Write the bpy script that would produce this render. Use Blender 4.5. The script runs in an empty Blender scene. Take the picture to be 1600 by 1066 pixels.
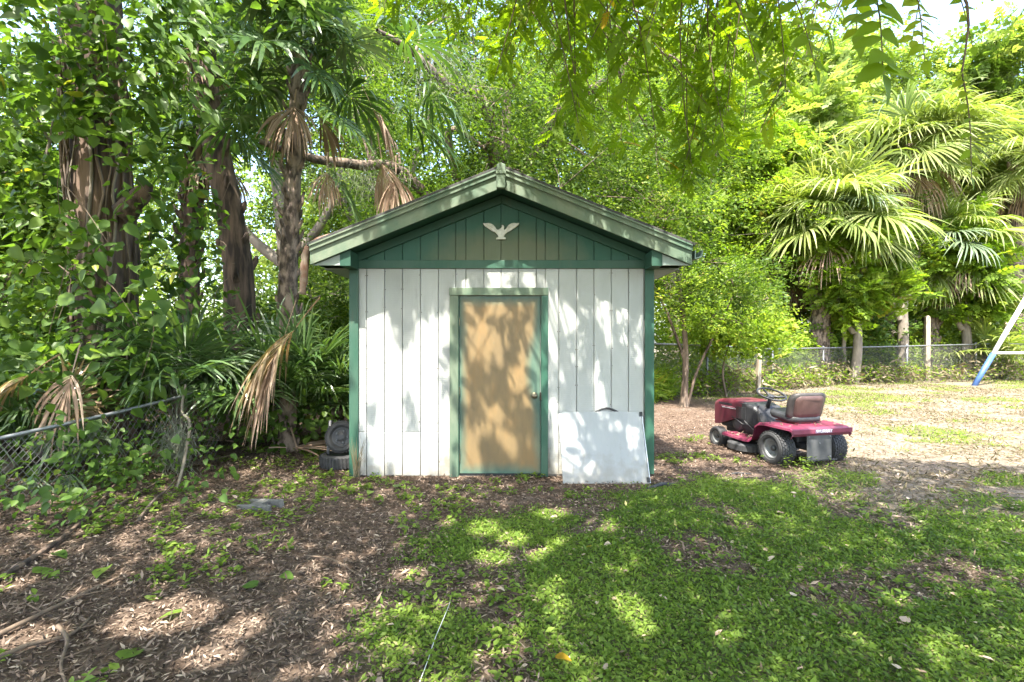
import bpy, bmesh, math, random
import numpy as np
from mathutils import Vector, Matrix

R = math.radians
random.seed(4)
rng = np.random.default_rng(11)
scene = bpy.context.scene
COL = scene.collection

# ------------------------------------------------------------------ camera, sky, sun, exposure
cam_d = bpy.data.cameras.new('camera')
cam_d.sensor_width = 36.0
cam_d.lens = 18.0
cam_d.clip_start = 0.05
cam_d.clip_end = 400.0
cam = bpy.data.objects.new('camera', cam_d)
cam.location = (0, 0, 1.5)
cam.rotation_euler = (R(90), 0, 0)
COL.objects.link(cam)
scene.camera = cam

SD = np.array([0.11, 0.47, -1.0])          # the way the sunlight travels, per metre of fall
SUN_EL = math.atan2(1.0, math.hypot(SD[0], SD[1]))
SUN_AZ = math.atan2(-SD[0], -SD[1])

world = bpy.data.worlds.new('World')
scene.world = world
world.use_nodes = True
wn = world.node_tree
sky = wn.nodes.new('ShaderNodeTexSky')
sky.sky_type = 'NISHITA'
sky.sun_disc = False
sky.sun_elevation = SUN_EL
sky.sun_rotation = SUN_AZ % (2 * math.pi)
sky.air_density = 1.0
sky.dust_density = 3.0
sky.ozone_density = 0.6
bg = wn.nodes['Background']
bg.inputs['Strength'].default_value = 0.15
wn.links.new(sky.outputs['Color'], bg.inputs['Color'])

sun_d = bpy.data.lights.new('sun', 'SUN')
sun_d.energy = 3.3
sun_d.angle = R(0.55)
sun_d.color = (1.0, 0.95, 0.86)
sun = bpy.data.objects.new('sun', sun_d)
sun.rotation_euler = Vector(SD).to_track_quat('-Z', 'Y').to_euler()
sun.location = (-3, -12, 26)
COL.objects.link(sun)

scene.view_settings.view_transform = 'Standard'
scene.view_settings.look = 'None'
scene.view_settings.gamma = 1.0
scene.view_settings.exposure = 2.78
scene.render.engine = 'CYCLES'
scene.cycles.max_bounces = 8
scene.cycles.diffuse_bounces = 5
scene.cycles.glossy_bounces = 2
scene.cycles.transmission_bounces = 4
scene.cycles.sample_clamp_indirect = 6
scene.cycles.caustics_reflective = False
scene.cycles.caustics_refractive = False
scene.cycles.use_denoising = True

# ------------------------------------------------------------------ names and tags
def tag(o, label=None, cat=None, group=None, kind=None):
    if label: o['label'] = label
    if cat: o['category'] = cat
    if group: o['group'] = group
    if kind: o['kind'] = kind
    return o

def empty(name, loc, rz=0.0):
    o = bpy.data.objects.new(name, None)
    o.empty_display_size = 0.2
    o.location = loc
    o.rotation_euler = (0, 0, rz)
    COL.objects.link(o)
    return o

def place(name, mesh, parent=None, loc=(0, 0, 0), rot=(0, 0, 0), scale=(1, 1, 1)):
    o = bpy.data.objects.new(name, mesh)
    o.location = loc
    o.rotation_euler = rot
    o.scale = scale
    if parent: o.parent = parent
    COL.objects.link(o)
    return o

def placem(name, mesh, M, parent=None):
    o = bpy.data.objects.new(name, mesh)
    if parent: o.parent = parent
    o.matrix_basis = M
    COL.objects.link(o)
    return o

# ------------------------------------------------------------------ noise in numpy
_lat = np.random.default_rng(5).random((64, 64, 64)).astype(np.float32)
def vnoise(x, y, z=0.0):
    x, y, z = np.broadcast_arrays(np.asarray(x, float), np.asarray(y, float), np.asarray(z, float))
    xi, yi, zi = np.floor(x).astype(int), np.floor(y).astype(int), np.floor(z).astype(int)
    fx, fy, fz = x - xi, y - yi, z - zi
    fx, fy, fz = [f * f * (3 - 2 * f) for f in (fx, fy, fz)]
    r = 0
    for a in (0, 1):
        for b in (0, 1):
            for c in (0, 1):
                w = (fx if a else 1 - fx) * (fy if b else 1 - fy) * (fz if c else 1 - fz)
                r = r + w * _lat[(xi + a) % 64, (yi + b) % 64, (zi + c) % 64]
    return r
def fbm(x, y, z=0.0, o=4):
    s, a, t = 0, 0.5, 0
    for i in range(o):
        s = s + a * vnoise(np.asarray(x) * 2 ** i + 7.3 * i, np.asarray(y) * 2 ** i + 3.1 * i, np.asarray(z) * 2 ** i)
        t += a; a *= 0.5
    return s / t

def sstep(a, b, x):
    t = np.clip((np.asarray(x, float) - a) / (b - a), 0, 1)
    return t * t * (3 - 2 * t)

# ------------------------------------------------------------------ mesh builders
def np_mesh(name, V, F, var=None, material=None, smooth=False, cols=None):
    """V (n,3), F (m,k) all faces with the same number of corners."""
    V = np.ascontiguousarray(V, dtype=np.float32); F = np.ascontiguousarray(F, dtype=np.int32)
    me = bpy.data.meshes.new(name)
    m, k = F.shape
    me.vertices.add(len(V)); me.vertices.foreach_set('co', V.ravel())
    me.loops.add(m * k); me.loops.foreach_set('vertex_index', F.ravel())
    me.polygons.add(m)
    me.polygons.foreach_set('loop_start', np.arange(0, m * k, k, dtype=np.int32))
    if smooth: me.polygons.foreach_set('use_smooth', np.ones(m, dtype=bool))
    me.update(calc_edges=True)
    if var is not None:
        a = me.attributes.new('var', 'FLOAT', 'POINT')
        a.data.foreach_set('value', np.ascontiguousarray(var, dtype=np.float32))
    if cols is not None:
        a = me.attributes.new('mask', 'FLOAT_COLOR', 'POINT')
        a.data.foreach_set('color', np.ascontiguousarray(cols, dtype=np.float32).ravel())
    if material: me.materials.append(material)
    return me

def unit(v):
    return v / np.maximum(np.linalg.norm(v, axis=-1, keepdims=True), 1e-9)

def basis(d, n):
    x = unit(d)
    z = unit(n - (n * x).sum(-1, keepdims=True) * x)
    y = np.cross(z, x)
    return np.stack([x, y, z], axis=-1)       # columns

def cloud(name, tmpl, P, B, S, var, material, jitter=0.06):
    """copies of a small template at P with bases B and sizes S, as one mesh"""
    TV, TF = tmpl
    n, k = len(P), len(TV)
    S = np.asarray(S, float)
    S = S[:, None, None] if S.ndim == 1 else S[:, None, :]
    V = np.einsum('nij,nkj->nki', B, TV[None] * S) + P[:, None, :]
    F = (TF[None] + (np.arange(n) * k)[:, None, None]).reshape(-1, TF.shape[1])
    vv = np.repeat(var, k) + rng.normal(0, jitter, n * k) * 0.5
    return np_mesh(name, V.reshape(-1, 3), F, np.clip(vv, 0, 1), material)

def leaf6(w=0.28, fold=0.07, droop=0.12):
    V = np.array([[0, 0, 0], [.28, w, fold], [.68, w * .78, fold - droop * .4], [1, 0, -droop],
                  [.68, -w * .78, fold - droop * .4], [.28, -w, fold]], float)
    return V, np.array([[0, 1, 2, 3], [0, 3, 4, 5]][::1])
def leaf2(w=0.24):
    return np.array([[0, 0, 0], [.42, -w, .03], [1, 0, -.06], [.42, w, .03]], float), np.array([[0, 1, 2, 3]])
def pinnate(n=6, lw=0.32, ll=0.34, droop=0.35):
    V, F = [], []
    for i in range(n):
        t = 0.12 + 0.8 * i / (n - 1)
        for s in (-1, 1):
            L = ll * (1 - 0.35 * abs(t - .45))
            a = R(62 - 18 * t) * s
            c, sn = math.cos(a), math.sin(a)
            b = len(V)
            bx, bz = t + (0.03 if s > 0 else 0), -droop * t * t
            for (u, v, zz) in ((0, 0, 0), (.42, -lw, .02), (1, 0, -.22), (.42, lw, .02)):
                V.append((bx + L * (u * c - v * sn), L * (u * sn + v * c), bz + L * zz))
            F.append((b, b + 1, b + 2, b + 3))
    b = len(V); L = ll
    for (u, v, zz) in ((0, 0, 0), (.42, -lw, 0), (1, 0, -.3), (.42, lw, 0)):
        V.append((0.96 + L * u, L * v, -droop + L * zz))
    F.append((b, b + 1, b + 2, b + 3))
    b = len(V)
    V += [(0, .008, 0), (0, -.008, 0), (.5, -.006, -droop * .25), (.5, .006, -droop * .25), (1, -.004, -droop), (1, .004, -droop)]
    F += [(b, b + 1, b + 2, b + 3), (b + 3, b + 2, b + 4, b + 5)]
    return np.array(V, float), np.array(F)
def leafN(w=.3, fold=.07, droop=.15, n=7, heart=0.0, wave=.02):
    V, F = [], []
    for i in range(n):
        t = i / (n - 1); hw = max(.004, w * math.sin(math.pi * min(1, t ** .62)) ** .95); z = -droop * t * t
        b = -heart * (1 if i == 1 else 0) * .5
        V += [(t, 0, z), (t + b, hw, z + fold * hw / w + wave * math.sin(9 * t)), (t + b, -hw, z + fold * hw / w + wave * math.sin(9 * t + 2))]
    for i in range(n - 1):
        q = 3 * i; F += [(q, q + 3, q + 4, q + 1), (q, q + 2, q + 5, q + 3)]
    return np.array(V, float), np.array(F)
LEAF6, LEAF2, PINN = leaf6(), leaf2(), pinnate()
LEAFD = leafN(.36, .09, .22, 7, .12)
LEAFL = leafN(.18, .04, .14, 7)
PINNH = pinnate(6, .32, .34, .16)
LEAFS = leafN(.31, .05, .13, 8)
LEAFW = leaf6(0.36, 0.08, 0.2)
BLADE = leaf2(0.11)
PINN4 = pinnate(4, 0.34, 0.42, 0.3)

def rand_basis(n, up=0.6, r=None, down=0.0):
    g = r or rng
    d = g.normal(size=(n, 3)); d[:, 2] = d[:, 2] * .6 - down
    nn = g.normal(size=(n, 3)) * (1 - up); nn[:, 2] += up
    return basis(d, nn)

class MB:
    """collects shapes for one mesh object"""
    def __init__(self): self.v, self.f = [], []
    def add(self, V, F):
        b = len(self.v)
        self.v += [tuple(map(float, p)) for p in V]
        self.f += [tuple(int(i) + b for i in f) for f in F]
        return self
    def box(self, x0, x1, y0, y1, z0, z1):
        V = [(x0, y0, z0), (x1, y0, z0), (x1, y1, z0), (x0, y1, z0), (x0, y0, z1), (x1, y0, z1), (x1, y1, z1), (x0, y1, z1)]
        return self.add(V, [(3, 2, 1, 0), (4, 5, 6, 7), (0, 1, 5, 4), (1, 2, 6, 5), (2, 3, 7, 6), (3, 0, 4, 7)])
    def prism(self, poly, y0, y1, axis='y'):
        """a polygon in x-z (counter-clockwise seen from -y) pushed from y0 to y1; axis 'x' reads it as y-z"""
        n = len(poly)
        if axis == 'y':
            V = [(a, y0, b) for a, b in poly] + [(a, y1, b) for a, b in poly]
        elif axis == 'x':
            V = [(y0, a, b) for a, b in poly] + [(y1, a, b) for a, b in poly]
        else:
            V = [(a, b, y0) for a, b in poly] + [(a, b, y1) for a, b in poly]
        F = [tuple(range(n)), tuple(range(2 * n - 1, n - 1, -1))]
        F += [((i + 1) % n, i, n + i, n + (i + 1) % n) for i in range(n)]
        return self.add(V, F)
    def tube(self, pts, rad, sides=8, caps=True, wob=0.0):
        pts = np.asarray(pts, float); n = len(pts)
        rad = np.broadcast_to(np.asarray(rad, float), (n,)) if np.ndim(rad) <= 1 else rad
        tan = np.gradient(pts, axis=0); tan = unit(tan)
        ref = np.array([0.0, 0, 1]) if abs(tan[0][2]) < .9 else np.array([1.0, 0, 0])
        V = []
        u = unit(np.cross(tan[0], ref))
        for i in range(n):
            u = unit(u - np.dot(u, tan[i]) * tan[i]); w = np.cross(tan[i], u)
            for k in range(sides):
                a = 2 * math.pi * k / sides
                rr = rad[i] * (1 + (random.uniform(-wob, wob) if wob else 0))
                V.append(pts[i] + rr * (math.cos(a) * u + math.sin(a) * w))
        F = []
        for i in range(n - 1):
            for k in range(sides):
                k2 = (k + 1) % sides
                F.append((i * sides + k, i * sides + k2, (i + 1) * sides + k2, (i + 1) * sides + k))
        if caps:
            F.append(tuple(range(sides - 1, -1, -1))); F.append(tuple((n - 1) * sides + k for k in range(sides)))
        return self.add(V, F)
    def lathe(self, prof, sides=24, axis='x', at=(0, 0, 0), closed=False):
        """profile of (along, radius) turned about an axis"""
        V = []
        for a, r in prof:
            for k in range(sides):
                t = 2 * math.pi * k / sides
                c, s = r * math.cos(t), r * math.sin(t)
                p = {'x': (a, c, s), 'y': (c, a, s), 'z': (c, s, a)}[axis]
                V.append((p[0] + at[0], p[1] + at[1], p[2] + at[2]))
        F = []; m = len(prof)
        for i in range(m if closed else m - 1):
            j = (i + 1) % m
            for k in range(sides):
                k2 = (k + 1) % sides
                F.append((i * sides + k, i * sides + k2, j * sides + k2, j * sides + k))
        if not closed:
            F.append(tuple(range(sides - 1, -1, -1))); F.append(tuple((m - 1) * sides + k for k in range(sides)))
        return self.add(V, F)
    def loft(self, rings, caps=True):
        n = len(rings[0]); V = [p for r in rings for p in r]; F = []
        for i in range(len(rings) - 1):
            for k in range(n):
                k2 = (k + 1) % n
                F.append((i * n + k, i * n + k2, (i + 1) * n + k2, (i + 1) * n + k))
        if caps:
            F.append(tuple(range(n - 1, -1, -1))); F.append(tuple((len(rings) - 1) * n + k for k in range(n)))
        return self.add(V, F)
    def build(self, name, material, parent=None, bevel=0.0, smooth=False, off=(0, 0, 0), rot=None, seg=2):
        me = bpy.data.meshes.new(name)
        V = self.v if off == (0, 0, 0) else [(a - off[0], b - off[1], c - off[2]) for a, b, c in self.v]
        me.from_pydata(V, [], self.f)
        bm = bmesh.new(); bm.from_mesh(me)
        bmesh.ops.recalc_face_normals(bm, faces=bm.faces)
        bm.to_mesh(me); bm.free()
        if smooth: me.polygons.foreach_set('use_smooth', np.ones(len(me.polygons), dtype=bool))
        me.materials.append(material)
        o = place(name, me, parent, rot=rot or (0, 0, 0))
        if bevel:
            b = o.modifiers.new('bevel', 'BEVEL'); b.width = bevel; b.segments = seg; b.limit_method = 'ANGLE'; b.angle_limit = R(35)
        return o

# ------------------------------------------------------------------ materials
def new_mat(name):
    m = bpy.data.materials.new(name); m.use_nodes = True
    nt = m.node_tree
    return m, nt, nt.nodes['Principled BSDF'], nt.nodes['Material Output']

def ramp(nt, stops, fac):
    r = nt.nodes.new('ShaderNodeValToRGB')
    while len(r.color_ramp.elements) < len(stops): r.color_ramp.elements.new(0.5)
    for e, (p, c) in zip(r.color_ramp.elements, stops):
        e.position = p; e.color = (*c, 1)
    nt.links.new(fac, r.inputs['Fac'])
    return r.outputs['Color']

def noise(nt, scale, detail=4, coord='Object', stretch=(1, 1, 1), rough=0.55):
    tc = nt.nodes.new('ShaderNodeTexCoord'); mp = nt.nodes.new('ShaderNodeMapping')
    mp.inputs['Scale'].default_value = stretch
    nt.links.new(tc.outputs[coord], mp.inputs['Vector'])
    n = nt.nodes.new('ShaderNodeTexNoise'); n.inputs['Scale'].default_value = scale
    n.inputs['Detail'].default_value = detail; n.inputs['Roughness'].default_value = rough
    nt.links.new(mp.outputs['Vector'], n.inputs['Vector'])
    return n.outputs['Fac']

def mixc(nt, fac, a, b, mode='MIX'):
    m = nt.nodes.new('ShaderNodeMix'); m.data_type = 'RGBA'; m.blend_type = mode
    for s, v in ((m.inputs[0], fac), (m.inputs[6], a), (m.inputs[7], b)):
        if isinstance(v, (int, float)): s.default_value = v
        elif isinstance(v, tuple): s.default_value = (*v, 1)
        else: nt.links.new(v, s)
    return m.outputs[2]

def math_n(nt, op, a, b=None, c=None, clamp=False):
    m = nt.nodes.new('ShaderNodeMath'); m.operation = op; m.use_clamp = clamp
    for i, v in enumerate((a, b, c)):
        if v is None: continue
        if isinstance(v, (int, float)): m.inputs[i].default_value = v
        else: nt.links.new(v, m.inputs[i])
    return m.outputs[0]

def bump(nt, p, h, strength=0.3, dist=0.01):
    b = nt.nodes.new('ShaderNodeBump'); b.inputs['Strength'].default_value = strength; b.inputs['Distance'].default_value = dist
    nt.links.new(h, b.inputs['Height']); nt.links.new(b.outputs['Normal'], p.inputs['Normal'])

def leaf_mat(name, stops, trans=0.4, tcol=None, rough=0.48, spec=0.2):
    """leaf: coloured by the per-leaf value, part of the light passes through"""
    m, nt, p, out = new_mat(name)
    at = nt.nodes.new('ShaderNodeAttribute'); at.attribute_name = 'var'
    oi = nt.nodes.new('ShaderNodeObjectInfo')
    f = math_n(nt, 'ADD', at.outputs['Fac'], math_n(nt, 'MULTIPLY', math_n(nt, 'SUBTRACT', oi.outputs['Random'], 0.5), 0.1), clamp=True)
    c = ramp(nt, stops, f)
    nt.links.new(c, p.inputs['Base Color'])
    p.inputs['Roughness'].default_value = rough
    p.inputs['Specular IOR Level'].default_value = spec
    tr = nt.nodes.new('ShaderNodeBsdfTranslucent')
    tc = mixc(nt, 1.0, c, tcol or (1.5, 1.6, 0.6), 'MULTIPLY')
    nt.links.new(tc, tr.inputs['Color'])
    mx = nt.nodes.new('ShaderNodeMixShader'); mx.inputs[0].default_value = trans
    nt.links.new(p.outputs[0], mx.inputs[1]); nt.links.new(tr.outputs[0], mx.inputs[2])
    nt.links.new(mx.outputs[0], out.inputs['Surface'])
    return m

def plain(name, col, rough=0.6, var=0.25, scale=6.0, sharp=.18, metal=0.0, bmp=0.15, stretch=(1, 1, 1), col2=None, bscale=None, spec=0.5):
    m, nt, p, out = new_mat(name)
    n = noise(nt, scale, 5, stretch=stretch)
    c2 = col2 or tuple(v * (1 - var) for v in col); c1 = col if col2 else tuple(min(1, v * (1 + var * .6)) for v in col)
    nt.links.new(ramp(nt, [(.5 - sharp, c2), (.5 + sharp, c1)], n), p.inputs['Base Color'])
    p.inputs['Roughness'].default_value = rough; p.inputs['Metallic'].default_value = metal
    p.inputs['Specular IOR Level'].default_value = spec
    if bmp: bump(nt, p, noise(nt, bscale or scale * 6, 4, stretch=stretch), bmp, 0.01)
    return m

M = {}
G = lambda *c: c
M['oak'] = leaf_mat('oak_leaf', [(0, (.025, .055, .01)), (.55, (.075, .13, .022)), (1, (.17, .22, .038))], .45)
M['bright'] = leaf_mat('bright_leaf', [(0, (.06, .11, .014)), (.5, (.155, .24, .026)), (.9, (.27, .33, .045)), (1, (.36, .3, .07))], .5)
M['far'] = leaf_mat('far_leaf', [(0, (.07, .12, .025)), (.5, (.17, .24, .055)), (1, (.32, .36, .13))], .48)
M['vine'] = leaf_mat('vine_leaf', [(0, (.035, .075, .018)), (.5, (.085, .15, .03)), (.93, (.17, .25, .045)), (1, (.3, .24, .03))], .44, rough=.4)
M['shade'] = leaf_mat('shade_tree_leaf', [(0, (.09, .15, .015)), (.55, (.16, .25, .02)), (.92, (.24, .3, .024)), (1, (.5, .3, .03))], .6, tcol=(1.7, 1.7, .4))
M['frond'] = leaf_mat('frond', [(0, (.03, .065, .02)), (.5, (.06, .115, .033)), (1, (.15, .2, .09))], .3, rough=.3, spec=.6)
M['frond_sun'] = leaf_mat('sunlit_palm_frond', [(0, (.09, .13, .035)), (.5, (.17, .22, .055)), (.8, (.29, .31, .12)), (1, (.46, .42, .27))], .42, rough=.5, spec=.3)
M['frond_grey'] = leaf_mat('silver_frond', [(0, (.06, .095, .045)), (.5, (.13, .18, .1)), (1, (.26, .3, .2))], .3, rough=.45, spec=.35)
M['dead'] = leaf_mat('dead_frond', [(0, (.14, .085, .055)), (.5, (.32, .22, .155)), (1, (.52, .41, .31))], .2, tcol=(1.2, 1, .7), rough=.7, spec=.2)
M['dying'] = leaf_mat('dying_frond', [(0, (.14, .15, .05)), (.35, (.24, .2, .09)), (.6, (.36, .25, .16)), (1, (.5, .38, .28))], .25, tcol=(1.3, 1.1, .6), rough=.6, spec=.25)
M['grass'] = leaf_mat('lawn_leaf', [(0, (.055, .1, .016)), (.5, (.13, .2, .032)), (.9, (.22, .29, .055)), (1, (.36, .3, .16))], .44)
M['dry'] = leaf_mat('dry_grass', [(0, (.065, .065, .028)), (.5, (.165, .135, .08)), (1, (.34, .285, .2))], .25, tcol=(1.2, 1.1, .8), rough=.7, spec=.2)
M['litter'] = leaf_mat('leaf_litter', [(0, (.022, .015, .011)), (.4, (.115, .081, .059)), (.7, (.28, .205, .155)), (1, (.48, .38, .29))], .12, tcol=(1.2, 1, .7), rough=.75, spec=.2)
M['moss'] = leaf_mat('hanging_moss', [(0, (.12, .13, .09)), (1, (.3, .31, .24))], .2, tcol=(1.1, 1.1, .9), rough=.8, spec=.1)
M['bark'] = plain('bark', (.15, .11, .08), .9, .6, 9, sharp=.1, bmp=1.0, stretch=(1, 1, .22), bscale=18)
M['bark_red'] = plain('reddish_bark', (.15, .1, .07), .9, .5, 9, bmp=1.0, stretch=(1, 1, .14), bscale=24, col2=(.035, .024, .018), sharp=.09)
M['bark_grey'] = plain('grey_bark', (.2, .17, .13), .9, .45, 6, bmp=.7, stretch=(1, 1, .3), bscale=16)
M['bark_palm'] = plain('palm_bark', (.25, .19, .145), .9, .5, 11, bmp=.9, stretch=(1, 1, .5), bscale=24, col2=(.055, .04, .03), sharp=.09)
M['twig'] = plain('twig', (.13, .09, .06), .85, .4, 20, bmp=.3)
M['pale_wood'] = plain('pale_wood', (.38, .31, .23), .85, .3, 8, bmp=.4, stretch=(1, 1, .2))
M['galv'] = plain('galvanised_steel', (.26, .265, .275), .45, .25, 14, metal=.7, bmp=.05)
M['galv_wire'] = plain('dull_wire', (.2, .2, .195), .55, .3, 14, metal=.6, bmp=0)
M['concrete'] = plain('concrete', (.125, .12, .11), .9, .3, 18, bmp=.4)
M['rubber'] = plain('rubber', (.036, .036, .037), .75, .35, 20, bmp=.25)
# ------------------------------------------------------------------ ground
def ground_h(x, y):
    x = np.asarray(x, float); y = np.asarray(y, float)
    h = 0.10 * (fbm(x * .45 + 20, y * .45 + 20, 0, 3) - .5) + 0.03 * (fbm(x * 2.2 + 5, y * 2.2, 0, 3) - .5)
    h = h + .16 * sstep(-3.2, -5.2, x) * sstep(2, 4, y)
    near = sstep(2.3, 1.6, np.abs(x + .115)) * sstep(4.9, 5.5, y) * sstep(10.5, 9.4, y)
    return h * (1 - near) - .01 * near
def gh(x, y): return float(ground_h(x, y))

def masks(x, y):
    """share of green ground cover and of dry sandy lawn; the rest is brown leaf litter"""
    x = np.asarray(x, float); y = np.asarray(y, float)
    w1 = (fbm(x * 1.1 + 3, y * 1.1 + 9, 0, 4) - .5); w2 = (fbm(x * 1.1 + 33, y * 1.1 + 1, 0, 4) - .5)
    xw, yw = x + 1.5 * w1, y + 1.2 * w2
    xl = np.interp(yw, [0, 1, 2.2, 3.2, 3.9, 4.5, 5.1], [-.8, -.8, -.85, -.9, -.8, -.35, .6])
    yu = np.interp(xw, [-1, 0, 1.3, 2.2, 3.3, 3.8, 4.5, 6.5], [4.3, 4.8, 5.15, 5.6, 5.3, 4.9, 4.7, 4.5])
    g = sstep(-.25, .3, xw - xl) * sstep(-.2, .35, yu - yw)
    bare = fbm(x * 1.6 + 40, y * 1.6 + 13, 0, 4)
    thr = .57 - .09 * sstep(3.1, 2.2, y) * sstep(1.3, .2, x) - .06 * sstep(1.8, 3.2, x) * sstep(3, 4, y)
    g = g * (1 - .9 * sstep(thr, thr + .1, bare))
    d = sstep(-.5, .7, xw - 3.0 - (yw - 5) * .42) * sstep(3.9, 4.9, yw + .12 * (x - 3))
    d = np.maximum(d, sstep(11.5, 14, y) * sstep(4, 6, x))
    tuft = sstep(.5, .62, fbm(x * .9 + 11, y * 1.3 + 71, 0, 4))
    g = np.maximum(g, d * tuft * .75)
    return g, d
xs = np.concatenate([-np.geomspace(150, 9, 14), np.arange(-8.9, 14, .075), np.geomspace(14.1, 150, 14)])
ys = np.concatenate([-np.geomspace(60, .8, 8), np.arange(.6, 13, .075), np.geomspace(13.2, 200, 26)])
GX, GY = np.meshgrid(xs, ys)
nx, ny = len(xs), len(ys)
GZ = ground_h(GX, GY) * sstep(60, 20, np.hypot(GX, GY)) 
gm, dm = masks(GX, GY)
ii = (np.arange(ny - 1)[:, None] * nx + np.arange(nx - 1)[None]).ravel()
GF = np.stack([ii, ii + 1, ii + nx + 1, ii + nx], 1)
gcol = np.stack([gm, dm, np.zeros_like(gm), np.ones_like(gm)], -1).reshape(-1, 4)
m, nt, p, out = new_mat('ground')
at = nt.nodes.new('ShaderNodeAttribute'); at.attribute_name = 'mask'
sp = nt.nodes.new('ShaderNodeSeparateColor'); nt.links.new(at.outputs['Color'], sp.inputs[0])
mul = ramp(nt, [(.3, (.042, .028, .02)), (.5, (.098, .068, .05)), (.7, (.19, .142, .11))], noise(nt, 16, 8, rough=.75))
sand = ramp(nt, [(.3, (.075, .06, .044)), (.5, (.15, .127, .1)), (.72, (.24, .215, .18))], noise(nt, 5, 7, rough=.7))
sandy = mixc(nt, math_n(nt, 'MULTIPLY', noise(nt, 30, 5), .5), sand, (.2, .15, .1))
grs = ramp(nt, [(.3, (.045, .06, .022)), (.6, (.1, .1, .05)), (.8, (.2, .165, .12))], noise(nt, 9, 6, rough=.7))
c = mixc(nt, sp.outputs[1], mul, sandy)
pale = math_n(nt, 'MULTIPLY', ramp(nt, [(.52, (0, 0, 0)), (.66, (1, 1, 1))], noise(nt, 1.3, 7, rough=.7)), .22)
c = mixc(nt, pale, c, (.25, .225, .2))
c = mixc(nt, sp.outputs[0], c, grs)
nt.links.new(c, p.inputs['Base Color']); p.inputs['Roughness'].default_value = .95; p.inputs['Specular IOR Level'].default_value = .1
bump(nt, p, noise(nt, 22, 8, rough=.75), .8, .03)
ground = place('ground', np_mesh('ground', np.stack([GX, GY, GZ], -1).reshape(-1, 3), GF, None, m, True, gcol))
tag(ground, 'sandy yard ground with brown leaf litter and patches of green', kind='structure')

# ------------------------------------------------------------------ shed
XC, Y0 = -0.115, 5.714
def sx(px): return (px - 800) / 140.0
def sz(py): return 1.5 - (py - 530) / 140.0

def paint(name, base, worn, amt=.45, rough=.55, dirt=(.11, .09, .06), grain=True, lines=False, tint_patch=None, low_dirt=0.0):
    """old exterior paint: worn patches, dirt in streaks, a little grain"""
    m, nt, p, out = new_mat(name)
    n1 = noise(nt, 3.2, 6, stretch=(1, 1, .45), rough=.65)
    col = mixc(nt, ramp(nt, [(.5 - amt * .3, (0, 0, 0)), (.8, (1, 1, 1))], n1), base, worn)
    oi = nt.nodes.new('ShaderNodeObjectInfo')
    hv = math_n(nt, 'MULTIPLY_ADD', oi.outputs['Random'], .16, .92)
    cmb = nt.nodes.new('ShaderNodeCombineColor')
    for i in range(3): nt.links.new(hv, cmb.inputs[i])
    col = mixc(nt, 1.0, col, cmb.outputs[0], 'MULTIPLY')
    if tint_patch:      # an oval patch mixed towards a second colour, edge broken by noise
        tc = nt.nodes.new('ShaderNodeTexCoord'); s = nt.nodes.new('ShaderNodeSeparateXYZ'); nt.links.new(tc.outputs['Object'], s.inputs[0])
        (fx, fz, rx, rz, fc) = tint_patch
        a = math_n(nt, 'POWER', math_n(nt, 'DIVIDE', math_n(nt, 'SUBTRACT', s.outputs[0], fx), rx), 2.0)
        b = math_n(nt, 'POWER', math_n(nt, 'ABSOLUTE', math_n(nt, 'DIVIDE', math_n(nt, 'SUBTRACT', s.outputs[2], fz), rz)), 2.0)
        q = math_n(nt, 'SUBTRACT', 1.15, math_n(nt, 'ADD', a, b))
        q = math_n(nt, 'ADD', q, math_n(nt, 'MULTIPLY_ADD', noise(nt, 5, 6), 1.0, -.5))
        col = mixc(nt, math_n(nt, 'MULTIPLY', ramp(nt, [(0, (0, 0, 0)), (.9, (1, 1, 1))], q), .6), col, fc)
    st = ramp(nt, [(.6, (0, 0, 0)), (.74, (1, 1, 1))], noise(nt, 13, 7, stretch=(1, 1, .14), rough=.7))
    col = mixc(nt, math_n(nt, 'MULTIPLY', st, .4), col, dirt)
    sp_ = ramp(nt, [(.69, (0, 0, 0)), (.73, (1, 1, 1))], noise(nt, 38, 4))
    col = mixc(nt, math_n(nt, 'MULTIPLY', sp_, .55), col, dirt)
    if low_dirt:
        tc = nt.nodes.new('ShaderNodeTexCoord'); s = nt.nodes.new('ShaderNodeSeparateXYZ'); nt.links.new(tc.outputs['Object'], s.inputs[0])
        q = math_n(nt, 'ADD', math_n(nt, 'MULTIPLY', s.outputs[2], -2.4), math_n(nt, 'MULTIPLY', noise(nt, 9, 6), 1.8))
        q = ramp(nt, [(0.15, (0, 0, 0)), (.8, (1, 1, 1))], q)
        col = mixc(nt, math_n(nt, 'MULTIPLY', q, low_dirt), col, (.2, .17, .12))
    nt.links.new(col, p.inputs['Base Color']); p.inputs['Roughness'].default_value = rough; p.inputs['Specular IOR Level'].default_value = .35
    h = noise(nt, 30, 5, stretch=(1, 1, .08))
    if lines:
        tc = nt.nodes.new('ShaderNodeTexCoord'); w = nt.nodes.new('ShaderNodeTexWave'); w.bands_direction = 'Z'
        w.inputs['Scale'].default_value = 14; w.inputs['Distortion'].default_value = 1.2
        nt.links.new(tc.outputs['Object'], w.inputs['Vector'])
        h = math_n(nt, 'ADD', h, math_n(nt, 'MULTIPLY', w.outputs['Fac'], .35))
    bump(nt, p, h, .28, .006)
    return m
WHITE = paint('white_siding_paint', (.385, .39, .37), (.31, .315, .295), .3, .6, lines=True, low_dirt=.75)
WHITE2 = paint('newer_white_paint', (.44, .445, .43), (.39, .395, .38), .25, .55, lines=True, low_dirt=.6)
GREEN = paint('green_trim_paint', (.022, .08, .05), (.06, .115, .08), .4, .5)
GREENF = paint('faded_green_paint', (.05, .11, .072), (.2, .215, .15), .8, .6)
GABLE = paint('gable_green_paint', (.014, .082, .05), (.03, .1, .065), .3, .5, tint_patch=(0.05, 2.38, .95, .42, (.16, .145, .08)))
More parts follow.
